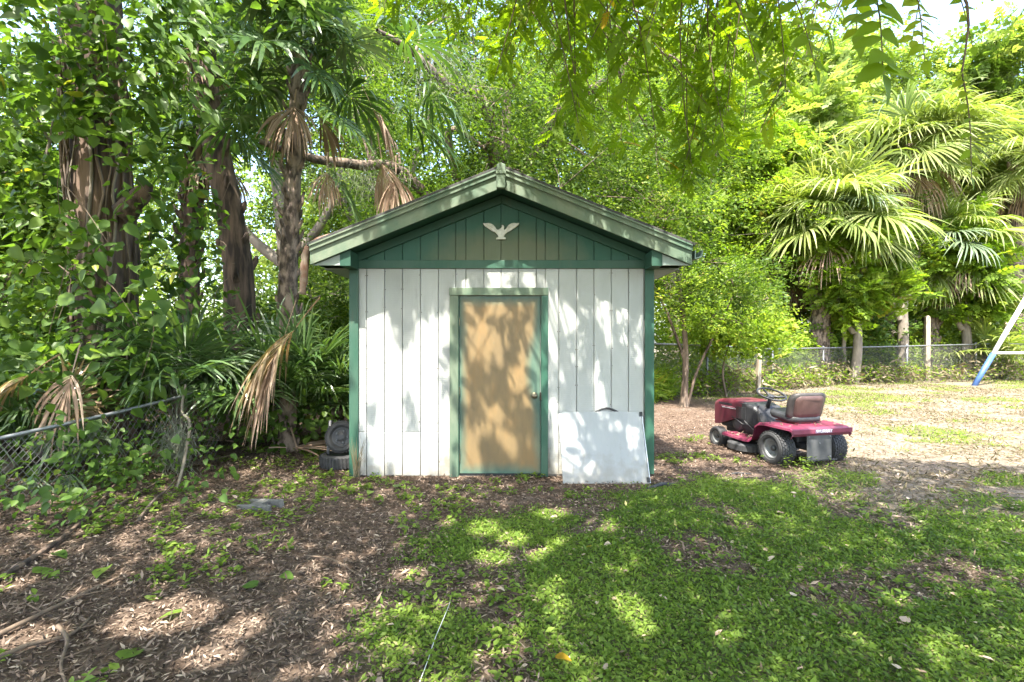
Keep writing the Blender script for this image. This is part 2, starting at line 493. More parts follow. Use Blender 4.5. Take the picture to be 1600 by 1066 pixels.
SOFF = paint('soffit_green_paint', (.02, .07, .046), (.035, .085, .056), .3, .6)
PALE = paint('pale_board_paint', (.32, .36, .33), (.22, .28, .245), .5, .6)
DARK = plain('dark_interior', (.03, .03, .03), .9, .2)
SHINGLE = plain('asphalt_shingle', (.055, .055, .052), .95, .4, 30, bmp=.5)

shed = empty('garden_shed', (XC, Y0, 0))
tag(shed, 'small white plank shed with green trim and a gable roof', 'shed')
OFF = (XC, Y0, 0)
XL, XR = -1.78, 1.55
DEPTH = 3.7
HALF, RZ, SL = 2.005, 3.33, .4025          # roof half width, ridge height, slope
YF = Y0 - .33
def roof_z(x): return RZ - SL * abs(x - XC)

m_ = MB(); m_.box(XL + .03, XR - .03, Y0 + .02, Y0 + .06, -.08, 2.36)
front = m_.build('front_wall', WHITE, shed, off=OFF)
edges = [555, 573, 601, 629, 657, 685, 712, 728, 756, 783, 810, 838, 852, 873, 901, 928, 955, 982, 1006]
rr = random.Random(2)
for a, b in zip(edges[:-1], edges[1:]):
    x0, x1 = sx(a) + .004, sx(b) - .004
    zt = sz(410)
    zb = sz(741) + rr.uniform(-.012, .012)
    if x0 > sx(852): zb += .02
    if sx(703) < (x0 + x1) / 2 < sx(853): zb = sz(452)
    dy = rr.uniform(-.0015, .0015)
    if x1 < sx(704):
        zc = sz(672)
        MB().box(x0, x1, Y0 + dy, Y0 + .0195, zc + .002, zt).build('plank', WHITE, front, .003, off=OFF, seg=1)
        MB().box(x0, x1, Y0 - .005 + dy, Y0 + .0195, zb, zc - .002).build('plank', WHITE2, front, .003, off=OFF, seg=1)
    else:
        MB().box(x0, x1, Y0 + dy, Y0 + .0195, zb, zt).build('plank', WHITE, front, .003, off=OFF, seg=1)
nl_ = MB()
for a in edges[1:-1]:
    for q in range(11):
        py = 424 + 29 * q + rr.uniform(-5, 5)
        if 703 < a < 855 and py > 442: continue
        if rr.random() < .25: continue
        for sgn in (-1, 1):
            if rr.random() < .45: continue
            x_ = sx(a) + sgn * rr.uniform(.009, .013); r_ = rr.uniform(.0035, .006)
            nl_.lathe([(-.0035, r_ * .7), (-.002, r_), (.002, r_)], 7, 'y', (x_, Y0, sz(py)))
tag(nl_.build('nail_heads', plain('rusty_nail', (.09, .06, .045), .8, .4, 40), front, off=OFF), kind='stuff')
for (nm, x0, x1) in (('side_wall', XL - .006, XL + .028), ('side_wall', XR - .028, XR + .006)):
    w = MB().box(x0 + .008, x1 - .008, Y0 + .03, Y0 + DEPTH, -.08, 2.45).build(nm, WHITE, shed, off=OFF)
    y = Y0 + .115
    while y < Y0 + DEPTH:
        MB().box(x0, x1, y, min(y + .192, Y0 + DEPTH), -.04, 2.44).build('plank', WHITE, w, .003, off=OFF, seg=1); y += .2
MB().prism([(XL, -.08), (XR, -.08), (XR, roof_z(XR) - .22), (XC, RZ - .22), (XL, roof_z(XL) - .22)], Y0 + DEPTH, Y0 + DEPTH + .04).build('back_wall', WHITE, shed, off=OFF)
# gable
gz = sz(410) + .006
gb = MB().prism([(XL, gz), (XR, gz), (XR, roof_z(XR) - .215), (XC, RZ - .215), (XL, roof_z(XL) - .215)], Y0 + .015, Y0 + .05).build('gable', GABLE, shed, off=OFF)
for a, b in zip(edges[:-1], edges[1:]):
    x0, x1 = sx(a) + .004, sx(b) - .004
    top = lambda x: roof_z(x) - .23
    if x0 < XC < x1: poly = [(x0, gz), (x1, gz), (x1, top(x1)), (XC, top(XC)), (x0, top(x0))]
    else: poly = [(x0, gz), (x1, gz), (x1, top(x1)), (x0, top(x0))]
    if min(top(x0), top(x1)) < gz + .02: continue
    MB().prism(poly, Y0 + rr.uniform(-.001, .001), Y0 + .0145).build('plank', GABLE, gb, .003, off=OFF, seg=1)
MB().box(XL - .012, XR + .012, Y0 - .022, Y0 - .002, sz(417), sz(404)).build('frieze_board', GREEN, shed, .004, off=OFF)
# corner boards
MB().box(XL - .03, XL + .072, Y0 - .026, Y0 - .003, -.05, sz(417.5)).build('corner_board', GREEN, shed, .004, off=OFF)
MB().box(XR - .072, XR + .03, Y0 - .026, Y0 - .003, .02, sz(417.5)).build('corner_board', GREEN, shed, .004, off=OFF)
MB().box(XL - .03, XL - .009, Y0 - .0025, Y0 + .1, -.05, 2.42).build('corner_board', GREEN, shed, .004, off=OFF)
MB().box(XR + .009, XR + .03, Y0 - .0025, Y0 + .1, .02, 2.42).build('corner_board', GREEN, shed, .004, off=OFF)
# inner rake boards under the soffit
for s in (-1, 1):
    xe = XC + s * 1.66
    MB().prism([(XC, RZ - .205), (xe, roof_z(xe) - .205), (xe, roof_z(xe) - .30), (XC, RZ - .30)][::s], Y0 - .03 + .001 * s, Y0 - .003).build('gable_trim', SOFF, shed, .003, off=OFF)
# roof: deck, shingle edge, fascia boards
roof = MB()
for s in (-1, 1):
    xe = XC + s * HALF
    roof.prism([(XC, RZ - .02), (xe, roof_z(xe) - .02), (xe, roof_z(xe) - .055), (XC, RZ - .055)][::s], YF + .02, Y0 + DEPTH + .3)
roofo = roof.build('roof', SOFF, shed, off=OFF)
for s in (-1, 1):
    xe = XC + s * (HALF + .025)
    MB().prism([(XC, RZ + .012), (xe, roof_z(xe) + .012), (xe, roof_z(xe) - .0185), (XC, RZ - .0185)][::s], YF - .04, Y0 + DEPTH + .32).build('shingle_layer', SHINGLE, roofo, .004, off=OFF)
    xe = XC + s * HALF
    # soffit under the front overhang
    MB().prism([(XC, RZ - .175), (xe, roof_z(xe) - .175), (xe, roof_z(xe) - .195), (XC, RZ - .195)][::s], YF + .021, Y0 - .002).build('soffit', SOFF, roofo, off=OFF)
    # wide lower fascia board and the proud strip over it
    xg = XC + s * .045
    MB().prism([(xg, roof_z(xg) - .075), (xe, roof_z(xe) - .075), (xe, roof_z(xe) - .225), (xg, roof_z(xg) - .225)][::s], YF - .012, YF + .012).build('fascia_board', GREENF, roofo, .004, off=OFF)
    MB().prism([(xg, roof_z(xg) - .0195), (xe, roof_z(xe) - .0195), (xe, roof_z(xe) - .085), (xg, roof_z(xg) - .085)][::s], YF - .032, YF - .0135).build('fascia_strip', GREENF, roofo, .004, off=OFF)
    MB().prism([(xg, roof_z(xg) - .017), (xe, roof_z(xe) - .017), (xe, roof_z(xe) - .034), (xg, roof_z(xg) - .034)][::s], YF - .045, YF - .0335).build('drip_edge', GREENF, roofo, .002, off=OFF)
    # eave fascia along the side, level soffit and the boxed end
    MB().box(*sorted((xe - s * .022, xe)), YF + .013, Y0 + DEPTH + .3, roof_z(xe) - .2, roof_z(xe) - .024).build('eave_fascia', GREENF if s > 0 else GREEN, roofo, .003, off=OFF)
    xw = XR if s > 0 else XL
    MB().box(*sorted((xw + s * .032, xe - s * .023)), Y0 + .02, Y0 + DEPTH + .3, 2.3, 2.315).build('eave_soffit', PALE, roofo, off=OFF)
    ze = roof_z(xe) - .226
    pts = [(xw + s * .04, 2.30), (xe - s * .01, 2.30), (xe - s * .01, max(ze, 2.302)), (xw + s * .04, roof_z(xw + s * .04) - .226)]
    MB().prism(pts[::s], YF + .03, YF + .05).build('eave_end_board', PALE, roofo, .003, off=OFF)
    MB().box(*sorted((xw - s * .075, xw + s * .038)), YF + .022, Y0 - .027, 2.292, roof_z(xw) - .2).build('eave_block', SOFF, roofo, .004, off=OFF)
MB().prism([(XC - .046, RZ - .235), (XC + .046, RZ - .235), (XC + .046, RZ + .008), (XC, RZ + .03), (XC - .046, RZ + .008)], YF - .06, YF + .012).build('ridge_cap', GREENF, roofo, .006, off=OFF)
MB().box(XC - .052, XC + .052, YF - .068, YF - .0605, RZ - .09, RZ - .06).build('ridge_strip', GREENF, roofo, .002, off=OFF)
# gutter on the right eave
gx = XC + HALF + .028
MB().prism([(gx, 2.36), (gx + .075, 2.38), (gx + .085, 2.45), (gx + .075, 2.45), (gx + .066, 2.39), (gx + .008, 2.372), (gx + .008, 2.45), (gx, 2.45)], YF - .02, Y0 + DEPTH + .3).build('gutter', plain('dark_gutter', (.055, .09, .075), .5, .3), roofo, off=OFF)

# door and its casing
dx0, dx1 = sx(718.5), sx(844)
dz0, dz1 = sz(737), sz(460)
m, nt, p, out = new_mat('door_paint')
tc = nt.nodes.new('ShaderNodeTexCoord'); s = nt.nodes.new('ShaderNodeSeparateXYZ'); nt.links.new(tc.outputs['Generated'], s.inputs[0])
u, v = s.outputs[0], s.outputs[2]
edge = math_n(nt, 'MINIMUM', math_n(nt, 'MULTIPLY', math_n(nt, 'MINIMUM', u, math_n(nt, 'SUBTRACT', 1.0, u)), .9),
              math_n(nt, 'MULTIPLY', math_n(nt, 'MINIMUM', v, math_n(nt, 'SUBTRACT', 1.0, v)), 1.5))
tan_f = math_n(nt, 'ADD', math_n(nt, 'MULTIPLY', edge, 11.0), math_n(nt, 'MULTIPLY_ADD', noise(nt, 4, 6, stretch=(1, 1, .5)), 1.4, -.75))
# a bare green patch round the knob
dxn = math_n(nt, 'DIVIDE', math_n(nt, 'SUBTRACT', u, 1.02), .2); dzn = math_n(nt, 'DIVIDE', math_n(nt, 'SUBTRACT', v, .58), .24)
blot = math_n(nt, 'SUBTRACT', 1.25, math_n(nt, 'ADD', math_n(nt, 'MULTIPLY', dxn, dxn), math_n(nt, 'MULTIPLY', dzn, dzn)))
blot = math_n(nt, 'MULTIPLY_ADD', math_n(nt, 'MAXIMUM', blot, 0.0), -1.1, 1.0)
f = math_n(nt, 'MULTIPLY', math_n(nt, 'MINIMUM', math_n(nt, 'MAXIMUM', tan_f, 0.0), 1.0), math_n(nt, 'MAXIMUM', blot, 0.0), clamp=True)
tan = ramp(nt, [(.3, (.14, .1, .05)), (.5, (.185, .125, .056)), (.7, (.25, .146, .054))], noise(nt, 2.2, 7, stretch=(1.6, 1, .5), rough=.65))
grn = ramp(nt, [(.35, (.04, .09, .068)), (.65, (.095, .15, .105))], noise(nt, 5, 6, stretch=(1, 1, .4)))
col = mixc(nt, f, grn, tan)
spk = ramp(nt, [(.68, (0, 0, 0)), (.73, (1, 1, 1))], noise(nt, 26, 6, stretch=(1, 1, .25)))
col = mixc(nt, math_n(nt, 'MULTIPLY', spk, .5), col, (.1, .13, .09))
nt.links.new(col, p.inputs['Base Color']); p.inputs['Roughness'].default_value = .5
bump(nt, p, noise(nt, 14, 5), .1, .006)
DOORM = m
door = MB().box(dx0, dx1, Y0 + .004, Y0 + .019, dz0, dz1).build('door', DOORM, shed, .002, off=OFF)
BRASS = plain('tarnished_brass', (.22, .19, .13), .35, .3, 20, metal=.9, bmp=.05)
kx, kz = sx(835), sz(615)
kb = MB().lathe([(-.0, .034), (-.006, .034), (-.012, .026), (-.014, .013), (-.034, .013), (-.04, .02), (-.048, .028), (-.062, .03), (-.07, .024), (-.073, .01)], 20, 'y', (kx, Y0 + .003, kz))
kb.build('door_knob', BRASS, door, smooth=True, off=OFF)
MB().box(sx(843), sx(850.5), Y0 - .028, Y0 - .018, sz(622), sz(610)).build('latch_plate', plain('rusty_steel', (.07, .045, .035), .7, .4, 30, metal=.4), door, .002, off=OFF)
for py in (500, 608, 712):
    MB().lathe([(-.045, .008), (.045, .008)], 8, 'z', (dx0 - .004, Y0 - .006, sz(py))).build('hinge', BRASS, door, off=OFF)
MB().box(dx0 - .012, dx1 + .012, Y0 + .0135, Y0 + .0192, dz0 - .03, dz0 - .002).build('threshold', DARK, shed, off=OFF)
# recess behind the door and casing
MB().box(sx(703), sx(716.5), Y0 - .03, Y0 - .008, -.03, sz(459.5)).build('door_casing', GREENF, shed, .004, off=OFF)
MB().box(sx(845.5), sx(856), Y0 - .03, Y0 - .008, -.01, sz(459.5)).build('door_casing', GREEN, shed, .004, off=OFF)
MB().box(sx(702), sx(856.5), Y0 - .032, Y0 - .008, sz(459), sz(447)).build('door_casing', GREENF, shed, .004, off=OFF)
MB().box(sx(716.7), dx0 - .006, Y0 - .02, Y0 + .018, -.02, sz(459.5)).build('door_jamb', GREEN, shed, .002, off=OFF)
MB().box(dx1 + .006, sx(845.3) + .012, Y0 - .0075, Y0 + .018, -.02, sz(459.5)).build('door_jamb', GREEN, shed, .002, off=OFF)

# eagle ornament on the gable
def eagle():
    half = [(0, -.092), (.055, -.092), (.05, -.072), (.03, -.066), (.034, -.05), (.05, -.03), (.07, -.012), (.1, .0), (.125, .018), (.15, .035), (.172, .05),
            (.19, .07), (.2, .09), (.17, .086), (.14, .09), (.11, .084), (.085, .07), (.066, .048), (.05, .022), (.034, .012), (.03, .03), (.036, .044), (.028, .062), (.012, .07), (.004, .06), (.012, .048), (0, .03)]
    left = [(-a, b) for a, b in half[1:-1]][::-1]
    left = [(a, b) for a, b in left if not (b > .026 and a > -.045)]
    poly = half[:-1] + [(-.006, .03)] + left
    poly = [(a * 1.02, b) for a, b in poly]
    return poly
ex, ez, ey = sx(783), sz(359), Y0 - .035
EW = plain('weathered_white_metal', (.74, .73, .67), .5, .15, 30, bmp=.3, col2=(.5, .49, .43))
eg = empty('eagle_ornament', (ex, ey, ez))
tag(eg, 'white spread wing eagle ornament mounted on the green gable', 'ornament')
MB().prism(eagle(), 0, .03).build('eagle_body', EW, eg, .006)
for s_ in (-1, 1):
    for k in range(4):
        a = MB(); a.tube([(s_ * (.05 + .02 * k), -.004, .012 + .016 * k), (s_ * (.085 + .024 * k), -.006, .032 + .014 * k)], [.006, .003], 5)
        a.build('feather', EW, eg)

# white panel leaning on the wall
m = paint('panel_white', (.315, .325, .325), (.26, .27, .27), .6, .4, low_dirt=.5)
pw, ph = 1.0 * (1000 - 876) / 137.0 + .03, .80
px0 = (878 - 800) / 800 * 5.43
pan = empty("white_board", (px0, 5.42, gh(.8, 5.4) - .005))
tag(pan, 'white flat panel leaning against the shed wall right of the door', 'panel')
pm = MB()
shp = [(.01, 0), (.93, .0), (.915, .30), (.905, .55), (.895, .765), (.6, .775), (.04, .77), (-.025, .745), (.0, .4)]
pm.prism(shp, 0, .022)
po = pm.build('panel_sheet', m, pan, .004, rot=(R(-18), 0, 0))
e = MB(); e.prism([(.932, .0), (.94, .0), (.905, .765), (.897, .765)], -.004, .024); e.build('edge_strip', plain('bare_metal_edge', (.5, .52, .53), .4, .2, metal=.6), pan, rot=(R(-18), 0, 0))
h = MB(); h.tube([(.4 + .25 * t, .035, .772 + .045 * math.sin(math.pi * t)) for t in np.linspace(0, 1, 9)], .012, 8)
h.build('handle', M['rubber'], pan, smooth=True, rot=(R(-18), 0, 0))
for zz in (.02, .72):
    MB().box(.87 + (.03 if zz < .1 else .005), .905 + (.03 if zz < .1 else .005), -.008, -.001, zz, zz + .05).build('corner_clip', M['rubber'], pan, .002, rot=(R(-18), 0, 0))
# ------------------------------------------------------------------ riding mower (forward is +Y in its own frame)
def car_paint(name, col, dust=(.25, .16, .14), amt=.5, rough=.38):
    m, nt, p, out = new_mat(name)
    n = ramp(nt, [(.42, (0, 0, 0)), (.75, (1, 1, 1))], noise(nt, 4, 7, rough=.7))
    col_ = mixc(nt, math_n(nt, 'MULTIPLY', n, amt), col, dust)
    nt.links.new(col_, p.inputs['Base Color'])
    r = math_n(nt, 'MULTIPLY_ADD', n, .35, rough); nt.links.new(r, p.inputs['Roughness'])
    p.inputs['Coat Weight'].default_value = .15; p.inputs['Coat Roughness'].default_value = .35
    return m
MAROON = car_paint('faded_maroon_paint', (.095, .009, .02), (.15, .05, .055), .55)
MAGENTA = car_paint('bleached_maroon_paint', (.13, .014, .04), (.2, .07, .09), .55)
BLACKP = plain('black_plastic', (.03, .031, .033), .5, .3, 9, bmp=.1, col2=(.018, .018, .019))
GREYM = plain('dull_grey_steel', (.055, .057, .058), .5, .3, 7, metal=.3, bmp=.05, col2=(.1, .1, .1))
VINYL = plain('brown_vinyl', (.085, .046, .04), .5, .25, 7, bmp=.1)
RIMG = plain('grey_wheel_rim', (.2, .205, .205), .5, .35, 15, metal=.3)
mw = empty('riding_mower', (3.6, 6.38, gh(3.5, 6.4) - .02), R(14))
tag(mw, 'maroon riding lawn mower seen from behind, parked on sandy grass', 'lawn mower')

def wheel(x, y, r, w, rear, side):
    h = w / 2
    a = MB()
    prof = [(-h * .72, r * .56), (-h * .94, r * .66), (-h, r * .8), (-h * .93, r * .92), (-h * .75, r * .985), (0, r), (h * .75, r * .985), (h * .93, r * .92), (h, r * .8), (h * .94, r * .66), (h * .72, r * .56)]
    a.lathe(prof, 40, 'x', (0, 0, 0), closed=True)
    if rear:
        rows, nb = 6, 30
        for i in range(rows):
            for k in range(nb):
                t0 = 2 * math.pi * (k + .5 * (i % 2)) / nb; t1 = t0 + 2 * math.pi / nb * .72
                xa = -h * .86 + i * (h * 1.72) / rows; xb = xa + h * 1.72 / rows * .8
                rl = r * (.975 if i in (0, rows - 1) else .99)
                V = [(xx, q * math.cos(t), q * math.sin(t)) for q in (rl, rl + .011) for xx, t in ((xa, t0), (xb, t0), (xb, t1), (xa, t1))]
                a.add(V, [(3, 2, 1, 0), (4, 5, 6, 7), (0, 1, 5, 4), (1, 2, 6, 5), (2, 3, 7, 6), (3, 0, 4, 7)])
    wh = a.build('wheel', M['rubber'], mw, smooth=False)
    wh.location = (x, y, r - .012)
    tyre = wh
    b = MB(); s = side
    b.lathe([(s * h * .2, r * .1), (s * h * .3, r * .2), (s * h * .35, r * .38), (s * h * .62, r * .5), (s * h * .8, r * .575), (s * h * .7, r * .59), (-s * h * .7, r * .58), (-s * h * .6, r * .3), (-s * h * .6, .02)], 28, 'x')
    b.build('rim', RIMG, wh, smooth=True)
    MB().lathe([(s * h * .15, r * .16), (s * h * .55, r * .15), (s * h * .6, r * .08)], 14, 'x').build('hub', GREYM, wh, smooth=True)
wheel(-.36, 0, .21, .22, True, -1); wheel(.40, 0, .21, .22, True, 1)
wheel(-.35, 1.13, .15, .13, False, -1); wheel(.35, 1.13, .15, .13, False, 1)
# fender deck with foot boards: a bent sheet on each side
prof = [(-.30, .40), (-.325, .435), (-.315, .475), (-.28, .49), (-.1, .498), (.08, .498), (.2, .485), (.27, .44), (.31, .36), (.35, .27), (.4, .235), (.5, .225), (.95, .24)]
def fender(s):
    rings = []
    for i, (y, z) in enumerate(prof):
        out_ = .46 if y < .3 else .44
        if y < -.27: out_ = .43
        inn = .0 if y < .22 else .2
        ring = [(s * inn, y, z), (s * (out_ - .03), y, z), (s * (out_ - .008), y, z - .008), (s * out_, y, z - .035), (s * (out_ - .008), y, z - .035), (s * (out_ - .03), y, z - .012), (s * inn, y, z - .012)]
        rings.append(ring)
    return MB().loft(rings)
for s in (-1, 1):
    fender(s).build('fender', MAGENTA, mw, smooth=False, bevel=.004)
MB().box(-.43, .43, -.338, -.324, .42, .478).build('rear_lip', MAGENTA, mw, .006)
# lettering on the rear lip
tx = bpy.data.curves.new('lettering', 'FONT'); tx.body = 'MURRAY'; tx.size = .052; tx.extrude = .001; tx.align_x = 'CENTER'; tx.space_character = 1.05; tx.shear = .12
to = bpy.data.objects.new('lettering_source', tx); COL.objects.link(to)
dg = bpy.context.evaluated_depsgraph_get(); dg.update()
tme = bpy.data.meshes.new_from_object(to.evaluated_get(dg)); bpy.data.objects.remove(to)
tme.materials.clear(); tme.materials.append(plain('white_letters', (.7, .7, .72), .5, .1, bmp=0))
dcl = MB().box(-.115, .125, -.3405, -.3385, .428, .474).build('decal', plain('decal_grey', (.16, .1, .16), .5, .1, bmp=0), mw)
lt = place('lettering', tme, dcl, (.017, -.3415, .4325), (R(90), 0, 0))
tri = MB(); tri.prism([(-.105, .465), (-.085, .465), (-.095, .438)], -.3425, -.3408); tri.build('emblem', tme.materials[0], dcl)
# rear plate, frame, hitch, axle
MB().box(-.2, .155, -.305, -.292, .1, .418).build('rear_plate', GREYM, mw, .006)
MB().box(-.25, .25, -.29, -.285, .085, .1).build('hitch_plate', GREYM, mw, .003)
MB().lathe([(-.3, .02), (.3, .02)], 12, 'x', (0, 0, .2)).build('axle', GREYM, mw)
MB().box(-.17, .17, -.27, 1.2, .21, .28).build('chassis', BLACKP, mw, .006)
MB().box(-.19, .19, -.15, .2, .28, .4).build('gearbox_cover', BLACKP, mw, .02)
MB().box(-.33, .33, 1.11, 1.15, .13, .18).build('front_axle', GREYM, mw, .006)
# seat
def rrect(w, h, r, n=6):
    pts = []
    for cx, cz, a0 in ((w - r, h - r, 0), (-w + r, h - r, 90), (-w + r, -h + r, 180), (w - r, -h + r, 270)):
        for k in range(n + 1):
            a = R(a0 + 90 * k / n); pts.append((cx + r * math.cos(a), cz + r * math.sin(a)))
    return pts
def back_ring(w, h, r, dy):
    tilt = R(14)
    return [(x * (1 + .04 * (z > 0)), -.10 - (z + .17) * math.sin(tilt) + dy - .05 * (x / .24) ** 2 * -1, .545 + (z + .17) * math.cos(tilt)) for x, z in rrect(w, h, r)]
sr = MB(); sr.loft([back_ring(.205, .14, .07, .085), back_ring(.24, .172, .09, .06), back_ring(.248, .178, .095, .02), back_ring(.244, .174, .092, -.008), back_ring(.205, .14, .07, -.012)])
seat = sr.build('seat', plain('dark_seat_vinyl', (.045, .038, .036), .55, .3, 9, bmp=.1), mw, smooth=True)
bk = MB(); bk.loft([back_ring(.207, .142, .07, -.008), back_ring(.2, .135, .068, -.019), back_ring(.15, .09, .05, -.024)]); bk.build('seat_back_panel', VINYL, seat, smooth=True)
cu = MB(); rings = []
for z, k in ((.515, .86), (.525, .97), (.55, 1.0), (.585, .97), (.6, .86)):
    rings.append([(x * k, .1 + y * k * .95 + (0), z + .05 * sstep(.05, .22, y)) for x, y in rrect(.235, .23, .1)])
cu.loft(rings); cu.build('seat_cushion', BLACKP, seat, smooth=True)
MB().box(-.16, .16, -.08, .25, .498, .514).build('seat_base', plain('red_seat_pan', (.25, .03, .035), .5, .3), mw, .004)
for s in (-1, 1):
    sp_ = MB(); sp_.tube([(s * .09 + .02 * math.cos(t), -.06 + .02 * math.sin(t), .49 + .0012 * k) for k, t in enumerate(np.linspace(0, 25, 40))], .005, 5); sp_.build('seat_spring', GREYM, mw)
# dash console
def sect(y, w, z0, z1, r=.05, top=.8):
    pts = [(-w, z0), (-w, z1 - r)]
    for k in range(1, 5):
        a = R(180 - 90 * k / 5); pts.append((-w * 1.0 + r + r * math.cos(a), z1 - r + r * math.sin(a)))
    pts.append((-w * top + r * .2, z1)); 
    pts2 = [(-x, z) for x, z in pts[::-1]]
    return [(x, y, z) for x, z in pts + pts2]
MB().loft([sect(.44, .15, .28, .4), sect(.5, .2, .28, .56), sect(.58, .225, .28, .635), sect(.68, .232, .28, .655), sect(.79, .236, .34, .665)]).build('dash_console', BLACKP, mw, smooth=False, bevel=.004)
sp_ = MB().box(-.235, .235, .7, .91, .4, .655).build('side_panel', BLACKP, mw, .01)
for s in (-1, 1):
    for k in range(7):
        y = .705 + .028 * k
        MB().box(*sorted((s * .2355, s * .246)), y, y + .016, .43, .6).build('louvre', BLACKP, sp_, .003)
# hood
MB().loft([sect(.79, .238, .44, .672), sect(.9, .243, .43, .69, .055), sect(1.1, .246, .36, .688, .06), sect(1.28, .246, .3, .668, .065), sect(1.38, .238, .29, .64, .08), sect(1.42, .21, .31, .6, .09)]).build('hood', MAROON, mw, smooth=False, bevel=.006)
for s in (-1, 1):
    MB().box(*sorted((s * .2465, s * .2485)), .98, 1.27, .6, .625).build('hood_stripe', BLACKP, mw)
    MB().box(*sorted((s * .2465, s * .249)), .9, 1.2, .555, .563).build('hood_stripe', plain('stripe_white', (.6, .58, .58), .5, .1, bmp=0), mw)
    MB().box(*sorted((s * .2465, s * .2488)), .92, 1.22, .572, .582).build('hood_stripe', plain('stripe_pink', (.5, .2, .25), .5, .1, bmp=0), mw)
    MB().lathe([(s * .12, .11), (s * .2, .11), (s * .215, .07)], 18, 'x', (0, .92, .36)).build('engine_cover', GREYM, mw, smooth=True)
MB().box(-.19, .19, .72, 1.3, .27, .47).build('engine', BLACKP, mw, .02)
# steering wheel
stw = empty('steering', (0, 0, 0)); bpy.data.objects.remove(stw)
t = MB(); ring = []
n1, n2 = 32, 8; V = []; F = []
for i in range(n1):
    a = 2 * math.pi * i / n1
    for j in range(n2):
        b = 2 * math.pi * j / n2
        V.append(((.18 + .014 * math.cos(b)) * math.cos(a), (.18 + .014 * math.cos(b)) * math.sin(a), .014 * math.sin(b)))
        F.append((i * n2 + j, ((i + 1) % n1) * n2 + j, ((i + 1) % n1) * n2 + (j + 1) % n2, i * n2 + (j + 1) % n2))
t.add(V, F)
for a in (90, 210, 330):
    a = R(a); t.tube([(0, 0, -.03), (.09 * math.cos(a), .09 * math.sin(a), -.022), (.178 * math.cos(a), .178 * math.sin(a), 0)], [.02, .014, .012], 6)
t.lathe([(-.05, .045), (-.02, .045), (-.012, .03)], 14, 'z')
sw = t.build('steering_wheel', BLACKP, mw, smooth=True); sw.location = (0, .50, .80); sw.rotation_euler = (R(22), 0, 0)
MB().tube([(0, .58, .6), (0, .51, .77)], [.03, .022], 10).build('steering_column', BLACKP, mw, smooth=True)
MB().tube([(-.21, .5, .45), (-.23, .48, .62), (-.235, .47, .66)], [.006, .006, .014], 6).build('throttle_lever', GREYM, mw)
MB().tube([(-.24, .3, .3), (-.25, .55, .33), (-.25, .72, .42)], .008, 6).build('linkage_rod', GREYM, mw)
# cutting deck
rings = []
for z, k in ((.05, 1.0), (.13, 1.0), (.16, .93), (.165, .6)):
    rings.append([(x * k, .66 + y * k, z) for x, y in rrect(.47, .26, .2)])
MB().loft(rings).build('cutting_deck', plain('deck_dark_steel', (.05, .05, .052), .6, .35, 10), mw, smooth=False, bevel=.006)
MB().lathe([(.16, .07), (.2, .07), (.205, .05)], 16, 'z', (-.3, .68, 0)).build('pulley_cover', BLACKP, mw, smooth=True)

rgm = np.random.default_rng(9)
for nm_, x0, x1, y0, y1, z_, k_ in (('leaf_debris', -.43, -.22, .42, .9, .248, 50), ('leaf_debris', -.42, .4, -.26, .1, .507, 26)):
    Pd = np.stack([rgm.uniform(x0, x1, k_), rgm.uniform(y0, y1, k_), np.full(k_, z_)], 1); dd_ = rgm.normal(size=(k_, 3)); dd_[:, 2] *= .2
    tag(place(nm_, cloud(nm_, LEAF6, Pd, basis(dd_, rgm.normal(size=(k_, 3)) * .3 + np.array([0, 0, 1])), rgm.uniform(.02, .05, k_), rgm.uniform(.2, .9, k_), M['litter']), mw), kind='stuff')
for k_, pts_ in enumerate(([(-.2, .45, .42), (-.23, .6, .36), (-.24, .8, .37), (-.2, .95, .42)], [(-.22, .7, .33), (-.26, .82, .4), (-.24, 1.0, .45)])):
    MB().tube(pts_, .006, 6).build('cable', BLACKP, mw, smooth=True)
for x_, z_ in ((-.17, .38), (.13, .38), (-.17, .14), (.13, .14), (-.02, .3)):
    MB().lathe([(-.31, .008), (-.304, .011)], 7, 'y', (x_, 0, z_)).build('bolt', RIMG, mw)
